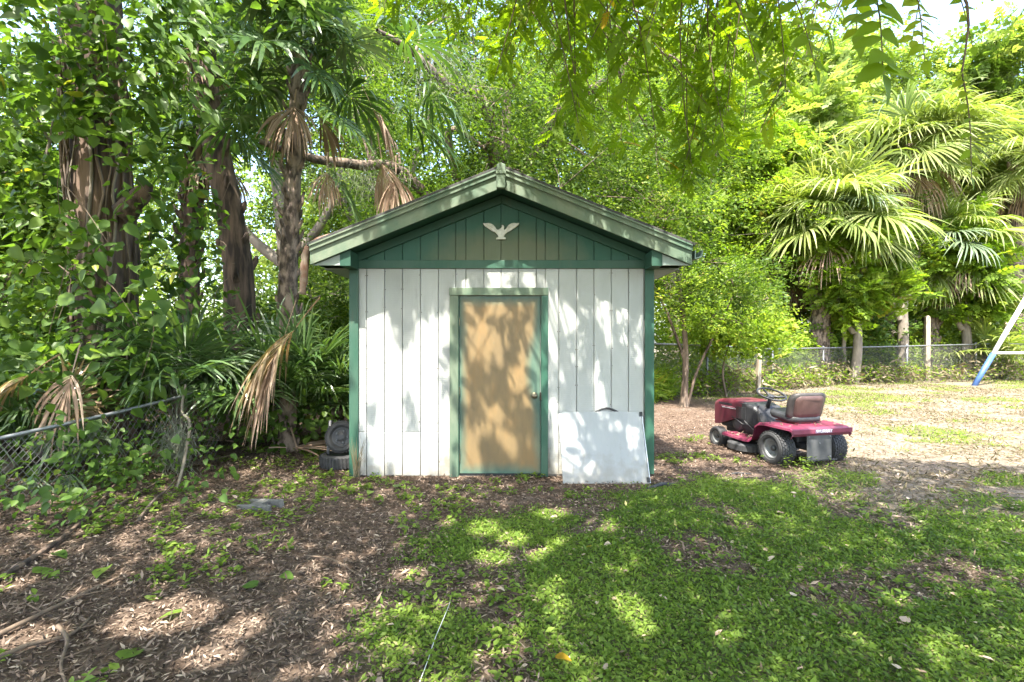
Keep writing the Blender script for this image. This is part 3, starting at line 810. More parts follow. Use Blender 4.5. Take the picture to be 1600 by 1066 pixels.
# ------------------------------------------------------------------ chain-link fences
def chain_link(name, label, base, top, posts, mesh_kind='chain_link_mesh', pitch=.06, rail_r=.021, wire=.0022, sag=None, post_r=.022, group=None):
    """base and top: matching polylines of the fence's foot and its rail"""
    base = np.asarray(base, float); top = np.asarray(top, float)
    r0 = empty(name, tuple(base[0])); o = base[0]
    tag(r0, label, 'fence', group)
    seg = np.linalg.norm(np.diff(base, axis=0), axis=1); cum = np.concatenate([[0], np.cumsum(seg)]); L = cum[-1]
    def at_(s, v):
        B = np.stack([np.interp(s, cum, base[:, k]) for k in range(3)], -1); T = np.stack([np.interp(s, cum, top[:, k]) for k in range(3)], -1)
        return B + (T - B) * np.asarray(v)[..., None] - o
    MB().tube(top - o, rail_r, 8).build('top_rail', M['galv'], r0, smooth=True)
    for s, extra in posts:
        b = at_(np.array([s]), np.array([0.]))[0]; t_ = at_(np.array([s]), np.array([1.]))[0]
        d = unit(t_ - b); pb = MB(); q = t_ + d * extra
        off = np.array([0, .03, 0])
        pb.tube([b - d * .1 + off, q + off], post_r, 10); po_ = pb.build('post', M['galv'], r0, smooth=True)
        MB().tube([q + off - d * .01, q + off + d * .03, q + off + d * .045], [post_r * 1.25, post_r * 1.2, post_r * .3], 10).build('post_cap', M['galv'], po_, smooth=True)
    H = np.linalg.norm(top[0] - base[0]); ratio = H / 1.0
    # two families of slanting wires, each wire a thin square bar, bowed at the crossings
    V, F = [], []
    n = int(L / pitch) ; up = int(round(max(H, .5) / pitch))
    for fam in (1, -1):
        for i in range(-up, n + up):
            v = np.linspace(0, 1, 13)
            s = i * pitch + fam * (v - .5) * up * pitch + .5 * up * pitch * fam * 0
            ok = (s >= 0) & (s <= L)
            if ok.sum() < 2: continue
            P = at_(s[ok], v[ok])
            P = P + np.array([0, .004 * fam, 0])
            for a, b in zip(P[:-1], P[1:]):
                d = unit(b - a); u1 = unit(np.cross(d, [0, 1, .3])) * wire; u2 = np.cross(d, u1)
                k = len(V)
                V += [a + u1, a + u2, a - u1 * .5 - u2 * .5, b + u1, b + u2, b - u1 * .5 - u2 * .5]
                F += [(k, k + 1, k + 4, k + 3), (k + 1, k + 2, k + 5, k + 4), (k + 2, k, k + 3, k + 5)]
    mo = place(mesh_kind, np_mesh(mesh_kind, np.array(V), np.array(F), None, M['galv_wire']), r0)
    tag(mo, kind='stuff')
    return r0
xb = np.array([3.2, 5.6, 8.2, 10.73, 14.67, 17.6, 22.0]); yb = np.array([12.9, 14.6, 16.1, 17.7, 19.0, 19.6, 20.4])
zb = ground_h(xb, yb)
zt = 1.5 + (np.interp(xb / yb * 800 + 800, [900, 1110, 1185, 1285, 1463, 1600], [531, 537, 543, 541, 537, 533]) - 530) / -800 * yb
chain_link('back_chain_link_fence', 'long chain link fence with grey posts along the back of the yard',
           np.stack([xb, yb, zb], 1), np.stack([xb, yb, zt], 1), [(s, .03) for s in (0.3, 2.9, 5.94, 9.0, 13.1, 16.3, 19.4)], wire=.0032, rail_r=.025, post_r=.032)
lx = np.array([-4.75, -4.45, -4.05, -3.72, -3.6]); ly = np.array([3.6, 4.3, 5.2, 6.0, 6.3])
tx_ = np.array([-4.95, -4.5, -4.1, -3.72, -3.58]); ty_ = np.array([3.75, 4.5, 5.3, 6.05, 6.3])
tpx = tx_ / ty_ * 800 + 800
tzz = 1.5 - (np.interp(tpx, [-260, 0, 100, 200, 345], [735, 682, 660, 638, 601]) - 530) / 800 * ty_
chain_link('leaning_chain_link_fence', 'sagging chain link fence with bent top rail among the plants on the left',
           np.stack([lx, ly, ground_h(lx, ly) - .02], 1), np.stack([tx_, ty_, tzz], 1), [(.04, .0)], wire=.0026, rail_r=.019)

# ------------------------------------------------------------------ swing set leg at the right edge
sw_ = empty('swing_set', (15.35, 17.05, gh(15.3, 17)))
tag(sw_, 'white swing set frame with a blue lower leg at the right edge', 'swing set')
SW = plain('chalky_white_paint', (.72, .72, .7), .55, .15, 8); SB = plain('blue_paint', (.05, .11, .27), .5, .3, 8)
a0 = np.array([0, 0, -.05]); a1 = np.array([2.1, .25, 3.1])
def lerp(a, b, t): return a + (b - a) * t
MB().tube([lerp(a0, a1, 0), lerp(a0, a1, .36)], .082, 12).build('leg_sleeve', SB, sw_, smooth=True)
MB().tube([lerp(a0, a1, .34), a1], .07, 12).build('leg', SW, sw_, smooth=True)
b0 = np.array([4.2, .5, -.05])
MB().tube([b0, lerp(b0, a1, .36)], .082, 12).build('leg_sleeve', SB, sw_, smooth=True)
MB().tube([lerp(b0, a1, .34), a1], .07, 12).build('leg', SW, sw_, smooth=True)
c0, c1 = lerp(a0, a1, .37), lerp(b0, a1, .37)
MB().tube([c0, c1], .045, 10).build('cross_bar', SW, sw_, smooth=True)
MB().tube([a1 - np.array([.12, .02, 0]), a1 + np.array([4.0, .4, 0])], .07, 12).build('top_beam', SW, sw_, smooth=True)

# ------------------------------------------------------------------ wooden posts behind the back fence
for px_, pyt, Yd, w_, lab in ((1319, 498, 18.6, .11, 'thin weathered wooden post behind the back fence near the stout palm trunk'),
                              (1449, 490, 19.6, .15, 'square pale wooden post behind the back fence under the right hand palms'),
                              (1573, 493, 20.6, .17, 'wide pale wooden post behind the swing set leg'),
                              (1184, 548, 14.6, .1, 'short grey wooden stake by the fence beside the young tree')):
    x_ = (px_ - 800) / 800 * Yd; zt_ = 1.5 - (pyt - 530) / 800 * Yd
    g_ = gh(x_, Yd)
    mb = MB(); w2 = w_ / 2
    mb.loft([[(-w2, -w2, -.1), (w2, -w2, -.1), (w2, w2, -.1), (-w2, w2, -.1)], [(-w2 * .95 + .02, -w2, zt_ - g_ - .06), (w2 * .95 + .02, -w2, zt_ - g_ - .06), (w2 * .95 + .02, w2, zt_ - g_ - .06), (-w2 * .95 + .02, w2, zt_ - g_ - .06)],
             [(-w2 * .4 + .02, -w2 * .4, zt_ - g_), (w2 * .5 + .02, -w2 * .4, zt_ - g_ - .01), (w2 * .5 + .02, w2 * .4, zt_ - g_ - .02), (-w2 * .4 + .02, w2 * .4, zt_ - g_ - .02)]])
    o = mb.build('wooden_post', M['pale_wood'], None, .01); o.location = (x_, Yd, g_); o.rotation_euler = (0, R(random.uniform(-2, 2)), R(random.uniform(-20, 20)))
    tag(o, lab, 'post', 'wooden posts along the back fence')

# ------------------------------------------------------------------ junk by the left shed corner, block, strip of rubber
def tyre_mesh(r, w):
    h = w / 2
    a = MB(); a.lathe([(-h * .7, r * .6), (-h, r * .72), (-h * .98, r * .86), (-h * .7, r * .98), (0, r), (h * .7, r * .98), (h * .98, r * .86), (h, r * .72), (h * .7, r * .6)], 32, 'y', closed=True)
    for k in range(36):
        t = 2 * math.pi * k / 36
        c, s = math.cos(t), math.sin(t)
        a.box(-.008, .008, -h * .8, h * .8, r * .97, r * 1.02)
        for q in range(8):
            x, y, z = a.v[-8 + q]; a.v[-8 + q] = (x * c + z * s, y, -x * s + z * c)
    return a
for nm, lab, loc, rot, r_, w_ in (('worn_tyre', 'worn black wheel standing against the left corner of the shed', (-2.03, 6.12, .36), (R(-14), 0, R(8)), .19, .13),
                                 ('flat_tyre', 'black tyre lying flat on the litter beside the shed corner', (-2.05, 6.14, .085), (R(90), 0, 0), .24, .16)):
    e_ = empty(nm, (loc[0], loc[1], loc[2] + gh(loc[0], loc[1]))); e_.rotation_euler = rot
    tag(e_, lab, 'tyre')
    tyre_mesh(r_, w_).build('tyre_body', M['rubber'], e_)
    MB().lathe([(-w_ * .32, r_ * .08), (-w_ * .34, r_ * .2), (-w_ * .22, r_ * .3), (-w_ * .22, r_ * .5), (-w_ * .36, r_ * .63), (w_ * .36, r_ * .63), (w_ * .2, r_ * .4), (w_ * .2, .02)], 24, 'y').build('rim', BLACKP, e_, smooth=True)
    for k in range(5):
        a = 2 * math.pi * k / 5; MB().lathe([(-w_ * .36, .012), (-w_ * .2, .014)], 8, 'y', (r_ * .36 * math.cos(a), 0, r_ * .36 * math.sin(a))).build('wheel_nut', GREYM, e_)
gp = MB(); gp.tube([(0, 0, 0), (.015, .01, .3), (.03, .03, .56)], [.022, .02, .02], 10)
o = gp.build('metal_pipe', M['galv'], None, smooth=True); o.location = (-2.22, 6.15, gh(-2.2, 6.15) - .02)
tag(o, 'short grey metal pipe standing beside the old wheel', 'pipe')

cb = empty('concrete_block', (-2.25, 4.58, gh(-2.25, 4.58) - .045)); cb.rotation_euler = (R(4), R(-6), R(-22))
tag(cb, 'broken concrete block half sunk in leaf litter left of the shed', 'block')
MB().prism([(-.19, -.08), (.2, -.09), (.2, -.05), (.07, -.045), (.07, .045), (.19, .05), (.2, .09), (-.18, .09), (-.19, .05), (-.06, .045), (-.06, -.045), (-.19, -.05)], .0, .095, 'z').build('block_body', M['concrete'], cb, .006)
hs = MB(); hs.tube([(0, 0, .015), (.08, .05, .02), (.18, .12, .03), (.26, .15, .02), (.36, .17, .012)], [.016, .02, .022, .018, .01], 8)
o = hs.build('rubber_strip', M['rubber'], None, smooth=True); o.location = (1.36, 5.17, gh(1.5, 5.2)); tag(o, 'curved black rubber strip on the ground right of the leaning panel', 'strip')
hs = MB(); hs.tube([(0, 0, .012), (.15, .03, .018), (.3, .02, .012)], [.008, .012, .007], 6)
o = hs.build('rubber_strip', M['rubber'], None, smooth=True); o.location = (2.4, 5.75, gh(2.5, 5.75)); tag(o, 'thin dark strip lying on the sand near the mower left wheel', 'strip')

# thin white cord on the near grass
cd = MB(); pts = [(-.4 + .05 * t + .003 * math.sin(9 * t), 2.15 + .75 * t, gh(-.4 + .05 * t, 2.15 + .75 * t) + .03) for t in np.linspace(0, 1, 14)]
o = cd.tube(pts, .0019, 5).build('loose_string', plain('cord_white', (.6, .6, .57), .8, .1, bmp=0), None, smooth=True); tag(o, 'thin white string lying across the near grass edge', 'string')
# ------------------------------------------------------------------ trees
def P3(px, py, Y): return np.array([(px - 800) / 800 * Y, Y, 1.5 - (py - 530) / 800 * Y])

def smooth_path(pts, n):
    pts = np.asarray(pts, float); t = np.linspace(0, len(pts) - 1, n)
    out = []
    for k in t:
        i = min(int(k), len(pts) - 2); f = k - i
        p0, p1, p2, p3 = pts[max(i - 1, 0)], pts[i], pts[i + 1], pts[min(i + 2, len(pts) - 1)]
        out.append(.5 * ((2 * p1) + (p2 - p0) * f + (2 * p0 - 5 * p1 + 4 * p2 - p3) * f * f + (3 * p1 - p0 - 3 * p2 + p3) * f ** 3))
    return np.array(out)

def trunk_mesh(name, pts, radii, sides, mat, groove=.12, freq=7, seed=0, flare=.35, n=None):
    """a bark-covered stem with grooves and lumps"""
    pts = np.asarray(pts, float); n = n or max(10, int(np.linalg.norm(np.diff(pts, axis=0), axis=1).sum() / .12))
    C = smooth_path(pts, n); rad = np.interp(np.linspace(0, 1, n), np.linspace(0, 1, len(radii)), radii)
    rad = rad * (1 + flare * np.exp(-np.linspace(0, 1, n) * n * .12 / .35))
    tan = unit(np.gradient(C, axis=0)); u = np.array([1., 0, 0]); V = []
    for i in range(n):
        u = unit(u - np.dot(u, tan[i]) * tan[i]); w = np.cross(tan[i], u)
        a = np.arange(sides) * 2 * math.pi / sides
        g = fbm(np.cos(a) * freq * .35 + seed, np.sin(a) * freq * .35 + seed, np.full(sides, C[i][2] * .9), 3) - .5
        g2 = fbm(np.cos(a) * freq + seed, np.sin(a) * freq, np.full(sides, C[i][2] * 2.0), 2) - .5
        r = rad[i] * (1 + groove * 2.2 * g + groove * g2)
        V.append(C[i] + r[:, None] * (np.cos(a)[:, None] * u + np.sin(a)[:, None] * w))
    V = np.concatenate(V)
    i, k = np.meshgrid(np.arange(n - 1), np.arange(sides), indexing='ij'); k2 = (k + 1) % sides
    F = np.stack([i * sides + k, i * sides + k2, (i + 1) * sides + k2, (i + 1) * sides + k], -1).reshape(-1, 4)
    return np_mesh(name, V, F, None, mat, True)

def crown_points(clumps, n, rg, sub=12, sq=.85):
    vol = np.array([c[1] ** 2 for c in clumps]); cnt = (n * vol / vol.sum()).astype(int)
    P, N, W = [], [], []
    for (c, rho), k in zip(clumps, cnt):
        if k < 1: continue
        sc = unit(rg.normal(size=(sub, 3))) * (rg.random((sub, 1)) ** .45) * rho * .85
        wv = rg.normal(0, .1, sub)
        j = rg.integers(0, sub, k)
        q = sc[j] + rg.normal(size=(k, 3)) * rho * .2
        q[:, 2] *= sq
        P.append(q + np.asarray(c)); N.append(unit(q)); W.append(wv[j])
    return np.concatenate(P), np.concatenate(N), np.concatenate(W)

def auto_clumps(c, r, k, rg, rho):
    d = unit(rg.normal(size=(k, 3))) * (rg.random((k, 1)) ** .4) * np.asarray(r)
    return [(np.asarray(c) + q, rho * rg.uniform(.75, 1.25)) for q in d]

def leaf_crown(name, clumps, n, size, tmpl, mat, seed, parent, off, droop=.2, sub=12, mid=.5, spread=.17, cull=None):
    rg = np.random.default_rng(seed)
    P, N, W = crown_points(clumps, n, rg, sub)
    if cull is not None:
        k = cull(P); P, N, W = P[k], N[k], W[k]
    n = len(P)
    d = rg.normal(size=(n, 3)) + N * .6; d[:, 2] = d[:, 2] * .6 - droop
    nn = rg.normal(size=(n, 3)) * .6 + N * .3 + np.array([0, 0, .6])
    var = np.clip(rg.normal(mid, spread, n) + W, 0, 1)
    var = np.where(rg.random(n) > .01, np.minimum(var, .92), 1.0)
    me = cloud(name, tmpl, P - np.asarray(off), basis(d, nn), size * rg.uniform(.7, 1.3, n), var, mat)
    o = place(name, me, parent)
    tag(o, kind='stuff')
    return o

_cl = {}
def clump_mesh(tmpl_id, tmpl, mat, ratio, k, vr, droop, mid):
    key = (tmpl_id, mat.name, round(ratio, 3), k, vr, mid)
    if key in _cl: return _cl[key]
    rg = np.random.default_rng(500 + vr * 17 + k)
    sub = 16
    sc = rg.normal(size=(sub, 3)) * .62
    wv = rg.normal(0, .1, sub); j = rg.integers(0, sub, k)
    P = sc[j] + rg.normal(size=(k, 3)) * rg.uniform(.1, .3, sub)[j][:, None]; P[:, 2] *= .8; N = unit(P)
    d = rg.normal(size=(k, 3)) + N * .6; d[:, 2] = d[:, 2] * .6 - droop
    nn = rg.normal(size=(k, 3)) * .6 + N * .3 + np.array([0, -.15, .6])
    var = np.clip(rg.normal(mid, .17, k) + wv[j], 0, .92); var = np.where(rg.random(k) > .012, var, 1.0)
    _cl[key] = cloud('leafy_branch', tmpl, P, basis(d, nn), ratio * rg.uniform(.7, 1.3, k), var, mat)
    return _cl[key]

def leafy_branches(parent, off, clumps, tmpl, mat, size, k, seed, droop=.1, mid=.5, mean=None):
    rr_ = random.Random(seed); mean = mean or float(np.mean([c[1] for c in clumps])); tid = len(tmpl[0]) * 100 + int(tmpl[0][1][1] * 100)
    for c, rho in clumps:
        me = clump_mesh(tid, tmpl, mat, size / mean, k, rr_.randrange(3), droop, mid)
        f = rho * rr_.uniform(.9, 1.1)
        tag(place('leafy_branch', me, parent, tuple(np.asarray(c) - off), (R(rr_.uniform(-25, 25)), R(rr_.uniform(-25, 25)), rr_.uniform(0, 6.28)), (f * rr_.uniform(.8, 1.4), f * rr_.uniform(.7, 1.2), f * rr_.uniform(.65, 1.15))), kind='stuff')

def tree(name, label, base, stem, radii, limbs, clumps, n, size, tmpl, mat, bark, seed, cat='tree', mat2=None, group=None, droop=.2, sub=12, sides=18, groove=.1, mid=.5, cull=None, flare=.35):
    r0 = empty(name, tuple(base)); off = np.asarray(base, float)
    tag(r0, label, cat, group)
    place('trunk', trunk_mesh('trunk', np.asarray(stem, float) - off, radii, sides, bark, groove, 7, seed, flare), r0)
    for l in limbs:
        pts, ra = l
        place('limb', trunk_mesh('limb', np.asarray(pts, float) - off, ra, 8, bark, groove * .8, 6, seed + 1, 0), r0)
    # twigs from the stem and the limbs to the clumps
    nodes = [p for l in limbs for p in smooth_path(l[0], 8)] + list(smooth_path(stem, 8)[3:])
    nodes = np.array(nodes); tw = MB(); rr_ = random.Random(seed)
    for c, rho in clumps[:60]:
        j = np.argmin(np.linalg.norm(nodes - c, axis=1) + .3 * np.abs(nodes[:, 2] - c[2])); a = nodes[j]
        mdl = (a + c) / 2 + np.array([rr_.uniform(-.2, .2), rr_.uniform(-.2, .2), rr_.uniform(0, .25)]) * np.linalg.norm(c - a) * .4
        tw.tube(smooth_path([a - off, mdl - off, np.asarray(c) - off], 6), np.linspace(radii[-1] * .35 + .012, .008, 6), 5, False)
        for k in range(3):
            e = c + np.array([rr_.gauss(0, 1), rr_.gauss(0, 1), rr_.gauss(0, .7)]) * rho * .6
            tw.tube([np.asarray(c) - off, (np.asarray(c) + e) / 2 - off + .03, e - off], [.009, .006, .003], 4, False)
    if tw.v: tag(tw.build('twigs', bark, r0, smooth=True), kind='stuff')
    if mat2:
        q = random.Random(seed).sample(range(len(clumps)), int(len(clumps) * .45)); A = [c for i, c in enumerate(clumps) if i not in q]; Bq = [clumps[i] for i in q]
        leafy_branches(r0, off, Bq, tmpl, mat2, size, max(60, int(n / len(clumps))), seed + 1, droop, mid)
    else: A = clumps
    leafy_branches(r0, off, A, tmpl, mat, size, max(60, int(n / len(clumps))), seed, droop, mid)
    return r0

# ------------------------------------------------------------------ fan palms
_fr = {}
def frond_mesh(key, elev, L, pet, nl, spread, droop, tipd, mat, seed, w=.024, sag=.25, mid=.5, narrow=1.0, fold=24):
    if key in _fr: return _fr[key]
    rg = np.random.default_rng(seed); e = R(elev)
    V, F, W = [], [], []
    m = 6; pts = []
    for k in range(m):
        t = k / (m - 1); pts.append(np.array([math.cos(e) * pet * t, 0, math.sin(e) * pet * t - sag * pet * t * t]))
    pts = np.array(pts)
    def strip(c, sd, hw, var):
        b = len(V)
        for i in range(len(c)):
            V.append(c[i] + sd[i] * hw[i]); V.append(c[i] - sd[i] * hw[i]); W.extend([var[i]] * 2)
        for i in range(len(c) - 1): F.append((b + 2 * i, b + 2 * i + 1, b + 2 * i + 3, b + 2 * i + 2))
    yv = np.array([0, 1., 0]); hw = np.linspace(.02, .011, m)
    strip(pts, [yv] * m, hw, [.65] * m); strip(pts, [np.array([0, 0, 1.])] * m, hw * .7, [.6] * m)
    T = unit(pts[-1] - pts[-2]); hub = pts[-1]; Z = unit(np.cross(T, yv)) ; Z = Z if Z[2] > 0 or abs(Z[2]) < .2 else -Z
    dth = 2 * R(spread) / (nl - 1); ts = np.array([0, .16, .34, .52, .68, .82, .93, 1.0])
    for i in range(nl):
        th = -R(spread) + dth * i + rg.normal(0, .025)
        d0 = math.cos(th) * T * 1.0 + math.sin(th) * yv + Z * (.22 + rg.normal(0, .05))
        d0 = unit(d0); ln = L * (.62 + .38 * math.cos(th * .62)) * rg.uniform(.8, 1.08)
        start = hub + T * .16 * L * max(0, math.cos(th)) 
        p = start.copy(); c = [p.copy()]; sd = []; hwid = []; d = d0
        dr = droop * rg.uniform(.7, 1.4); tp = tipd * rg.uniform(.2, 2.2)
        side = unit(np.cross(d0, Z)); s0 = side * math.cos(R(fold)) + Z * math.sin(R(fold)) * (1 if i % 2 else -1)
        for k in range(len(ts)):
            t = ts[k]
            g = dr * t + tp * max(0, t - .48) * 3.0
            d = unit(d0 + np.array([0, 0, -1.0]) * g)
            if k: p = p + d * ln * (ts[k] - ts[k - 1]); c.append(p.copy())
            ss = unit(s0 - np.dot(s0, d) * d); sd.append(ss)
            hwid.append(min(max(t * ln * dth * .56, .004), w * narrow) * (1 if t < .5 else max(.06, 1 - ((t - .5) / .5) ** 1.7)))
        v0 = np.clip(rg.normal(mid, .13), 0, 1)
        strip(c, sd, hwid, [min(1, v0 + (.3 * max(0, t - .6) / .4 if rg.random() < .5 else 0)) for t in ts])
    me = np_mesh('frond', np.array(V), np.array(F), np.clip(np.array(W), 0, 1), mat)
    _fr[key] = me
    return me

def palm(name, label, base, stem, radii, n, R_, mats, seed, cat='palm tree', elevs=(78, 60, 42, 24, 6, -14, -34), dead=6, pet=.9, group=None, boots=40, bark=None, az0=0, skirt=0, w=.026, droop=.35, tipd=.55, boot_len=.22, nl=30):
    rg = random.Random(seed); off = np.asarray(base, float)
    r0 = empty(name, tuple(base)); tag(r0, label, cat, group)
    stem = np.asarray(stem, float)
    if radii is not None:
        tr = place('trunk', trunk_mesh('trunk', stem - off, radii, 18, bark or M['bark_palm'], .13, 9, seed, .25), r0)
        path = smooth_path(stem, 60) - off
        if boots:
            bm_ = MB(); zs = np.linspace(.15, .98, boots)
            for k in range(boots):
                i = int(zs[k] * 59); c = path[i]; a = k * 2.4 + rg.uniform(-.3, .3); rad = np.interp(zs[k], np.linspace(0, 1, len(radii)), radii)
                o_ = np.array([math.cos(a), math.sin(a), 0]); q = c + o_ * rad * .8; L = boot_len * rg.uniform(.6, 1.3)
                tip = q + o_ * L * .55 + np.array([0, 0, L])
                bm_.tube([q, (q + tip) / 2 + o_ * L * .12, tip], [rad * .38, rad * .24, rad * .13], 5)
            tag(bm_.build('leaf_bases', bark or M['bark_palm'], r0), kind='stuff')
    top = stem[-1] - off
    for k in range(n):
        t = k / max(1, n - 1)
        el = elevs[min(len(elevs) - 1, int(t * len(elevs)))]
        mt = mats[0] if rg.random() > .12 else mats[min(1, len(mats) - 1)]
        vr = rg.randrange(2)
        me = frond_mesh((mt.name, el, vr, R_, pet, w), el, R_, pet, nl, 145, droop + .1 * (el < 20), tipd, mt, 31 * vr + abs(el) + 1, w, .22 + .1 * (el > 30))
        s = rg.uniform(.68, 1.15)
        place('frond', me, r0, tuple(top + np.array([0, 0, rg.uniform(-.12, .1)])), (R(rg.uniform(-20, 20)), R(rg.uniform(-14, 14)), az0 + k * 2.39996 + rg.uniform(-.25, .25)), (s, s, s))
    for k in range(dead):
        el = rg.choice((-42, -58, -72)); vr = rg.randrange(2)
        me = frond_mesh(('dead', el, vr, R_, w), el, R_ * .95, pet * .8, 22, 62, .8, 1.2, M['dead'], 70 + vr - el, w * .8, .1, .5, .8, 35)
        s = rg.uniform(.75, 1.05) 
        place('dead_frond', me, r0, tuple(top + np.array([0, 0, rg.uniform(-.35, -.05)])), (R(rg.uniform(-8, 8)), 0, az0 + k * 2 * math.pi / dead + rg.uniform(-.4, .4)), (s, s, s))
    for k in range(skirt):
        el = rg.choice((-70, -80)); vr = rg.randrange(2)
        me = frond_mesh(('dying', el, vr, R_, w), el, R_ * .95, pet * .7, 24, 80, .8, 1.2, M['dying'], 170 + vr - el, w * .85, .1, .5, .85, 30)
        place('dying_frond', me, r0, tuple(top + np.array([0, 0, rg.uniform(-.3, 0)])), (0, 0, az0 + rg.uniform(0, 6.28)), (1, 1, 1))
    return r0

# --- left: cabbage palm with the rough trunk
b = P3(447, 700, 8.0); b[2] = gh(b[0], 8.0) - .05
palm('cabbage_palm', 'tall cabbage palm with rough slender trunk left of the shed', b, [b, P3(450, 430, 8.0), P3(455, 330, 8.0), P3(462, 200, 8.0), P3(468, 75, 8.0)],
     [.17, .135, .125, .115, .12], 24, 1.0, (M['frond'], M['frond_grey']), 3, dead=3, elevs=(80, 64, 48, 32, 16, 0, -14), pet=.85, boots=60, az0=.6, boot_len=.17, w=.036, droop=.25)
# --- left: palm on the reddish trunk
b = P3(372, 690, 9.0); b[2] = gh(b[0], 9.0) - .05
palm('red_trunk_palm', 'thick reddish trunked palm between the vine covered tree and the slender palm', b,
     [b, P3(374, 440, 9.0), P3(360, 330, 9.0), P3(338, 230, 9.0), P3(322, 130, 9.0), P3(318, 20, 9.0)], [.27, .235, .22, .21, .19, .17], 16, 1.1, (M['frond'], M['frond_grey']), 5,
     dead=2, pet=.9, boots=26, bark=M['bark_red'], az0=1.1)
b = P3(300, 690, 9.6); b[2] = gh(b[0], 9.6) - .05
palm('leaning_palm', 'shaggy brown palm stem behind the thick reddish trunk', b, [b, P3(296, 430, 9.6), P3(300, 300, 9.6), P3(330, 190, 9.6)], [.2, .17, .16, .15], 10, 1.0, (M['frond'], M['frond_grey']), 8, dead=4, pet=.6, boots=50, bark=M['bark_red'], elevs=(40, 20, 0, -20, -40))

# dead fronds hanging over the shed roof
def hung(name, label, pos, el, sc, az, mat, key, n=24, spread=60, L=1.0, pet=.5, grp=None, droop=.8, tipd=1.2, mid=.5, w=.024, fold=30, sag=.1):
    me = frond_mesh((key, el, n, spread, L), el, L, pet, n, spread, droop, tipd, mat, sum(map(ord, key)) % 97 + n, w, sag, mid, .9, fold)
    o = place(name, me, None, tuple(pos), (0, 0, az), (sc, sc, sc)); tag(o, label, 'palm frond', grp); return o
r0 = empty('hanging_dead_fronds', tuple(P3(600, 100, 8.2))); bpy.data.objects.remove(r0)
palm_parent = bpy.data.objects['cabbage_palm']
for px_, py_, el, sc, az in ((565, 130, -62, .85, .2), (590, 205, -78, .95, .9), (512, 235, -80, .62, 2.2), (618, 240, -84, .7, 1.5), (640, 120, -30, 1.0, .3)):
    el_ = el; dd = el_ < -50
    me = frond_mesh(('hang', el, dd), el, 1.0, .35, 26, 58 if dd else 120, .8, 1.2, M['dead'] if dd else M['frond'], 200 + abs(el), .024, .1, .5, .9, 32)
    o = place('dead_frond' if dd else 'frond', me, palm_parent, tuple(P3(px_, py_, 7.7) - np.array(palm_parent.location)), (0, 0, az), (sc, sc, sc))
for px_, py_, el, sc, az in ((575, 60, 10, 1.2, -.2), (500, 160, -25, .8, -.4), (505, 240, -55, .8, .1), (420, 150, -25, .9, 3.3), (590, 150, -20, 1.1, .0)):
    me = frond_mesh(('hangg', el), el, 1.0, .5, 28, 125, .4, .6, M['frond'], 230 + abs(el), .026)
    place('frond', me, palm_parent, tuple(P3(px_, py_, 7.9) - np.array(palm_parent.location)), (0, 0, az), (sc, sc, sc))

# --- the big vine-covered tree
b = P3(165, 715, 6.5); b[2] = gh(b[0], 6.5) - .05
big = empty('vine_covered_tree', tuple(b)); tag(big, 'massive dark trunked tree wrapped in climbing vines on the left', 'tree')
stem = np.array([b, P3(168, 560, 6.5), P3(166, 400, 6.5), P3(158, 250, 6.5), P3(150, 120, 6.5), P3(140, -40, 6.5), P3(150, -300, 6.7)])
place('trunk', trunk_mesh('trunk', stem - b, [.36, .33, .34, .33, .31, .3, .25], 40, M['bark_red'], .17, 9, 4, .3), big)
for pts, ra in (([P3(195, 330, 6.3), P3(222, 300, 6.2), P3(232, 285, 6.15)], [.14, .1, .05]), ([P3(150, -30, 6.5), P3(60, -160, 6.6), P3(-60, -260, 6.8)], [.22, .15, .08]), ([P3(150, -60, 6.6), P3(260, -200, 7), P3(400, -330, 7.5)], [.2, .14, .07])):
    place('limb', trunk_mesh('limb', np.array(pts) - b, ra, 12, M['bark_red'], .12, 7, 9, 0), big)
rgv = random.Random(12)
for k in range(16):
    a0_ = rgv.uniform(math.pi * 1.05, math.pi * 1.95); pts = []
    for i, t in enumerate(np.linspace(0, 1, 14)):
        c = smooth_path(stem, 40)[int(t * 28)] - b; a0_ += rgv.uniform(-.22, .22)
        rr2 = .35 + rgv.uniform(-.01, .04)
        pts.append(c + np.array([rr2 * math.cos(a0_), rr2 * math.sin(a0_), 0]))
    mb = MB(); mb.tube(smooth_path(pts, 34), rgv.uniform(.007, .02), 6); mb.build('vine_stem', M['bark'] if k % 4 else M['bark_grey'], big, smooth=True)
rg = np.random.default_rng(3)
cl = auto_clumps(np.array([-5.2, 6.8, 7.6]), (3.2, 2.2, 1.6), 22, rg, .8)
leaf_crown('crown', cl, 5200, .14, LEAF6, M['vine'], 5, big, b)

# vine leaves: regions of the climbing plant, nearest ones as leaves of their own
def region_leaves(regs, seed, size, up=.45):
    rg = np.random.default_rng(seed); P = []
    for (x0, x1, y0, y1, ya, yb_, n) in regs:
        k = max(3, n // 14)
        cx, cy, cY = rg.uniform(x0, x1, k), rg.uniform(y0, y1, k), rg.uniform(ya, yb_, k)
        j = rg.integers(0, k, n)
        Y = cY[j] + rg.normal(0, .13, n); X = (cx[j] - 800) / 800 * cY[j] + rg.normal(0, .16, n); Z = 1.5 - (cy[j] - 530) / 800 * cY[j] + rg.normal(0, .15, n)
        P.append(np.stack([X, Y, Z], 1))
    P = np.concatenate(P); P = P[P[:, 2] > ground_h(P[:, 0], P[:, 1]) + .04]
    n = len(P)
    d = rg.normal(size=(n, 3)) * np.array([1, 1, .5]); d[:, 2] -= .55; d[:, 1] -= .35
    nn = rg.normal(size=(n, 3)) * (1 - up) + np.array([0, -.35, .8])
    return P, basis(d, nn), size * np.clip(rg.normal(1, .3, n), .45, 1.7), np.where(rg.random(n) > .015, np.clip(rg.normal(.5, .17, n), 0, .92), 1.0)

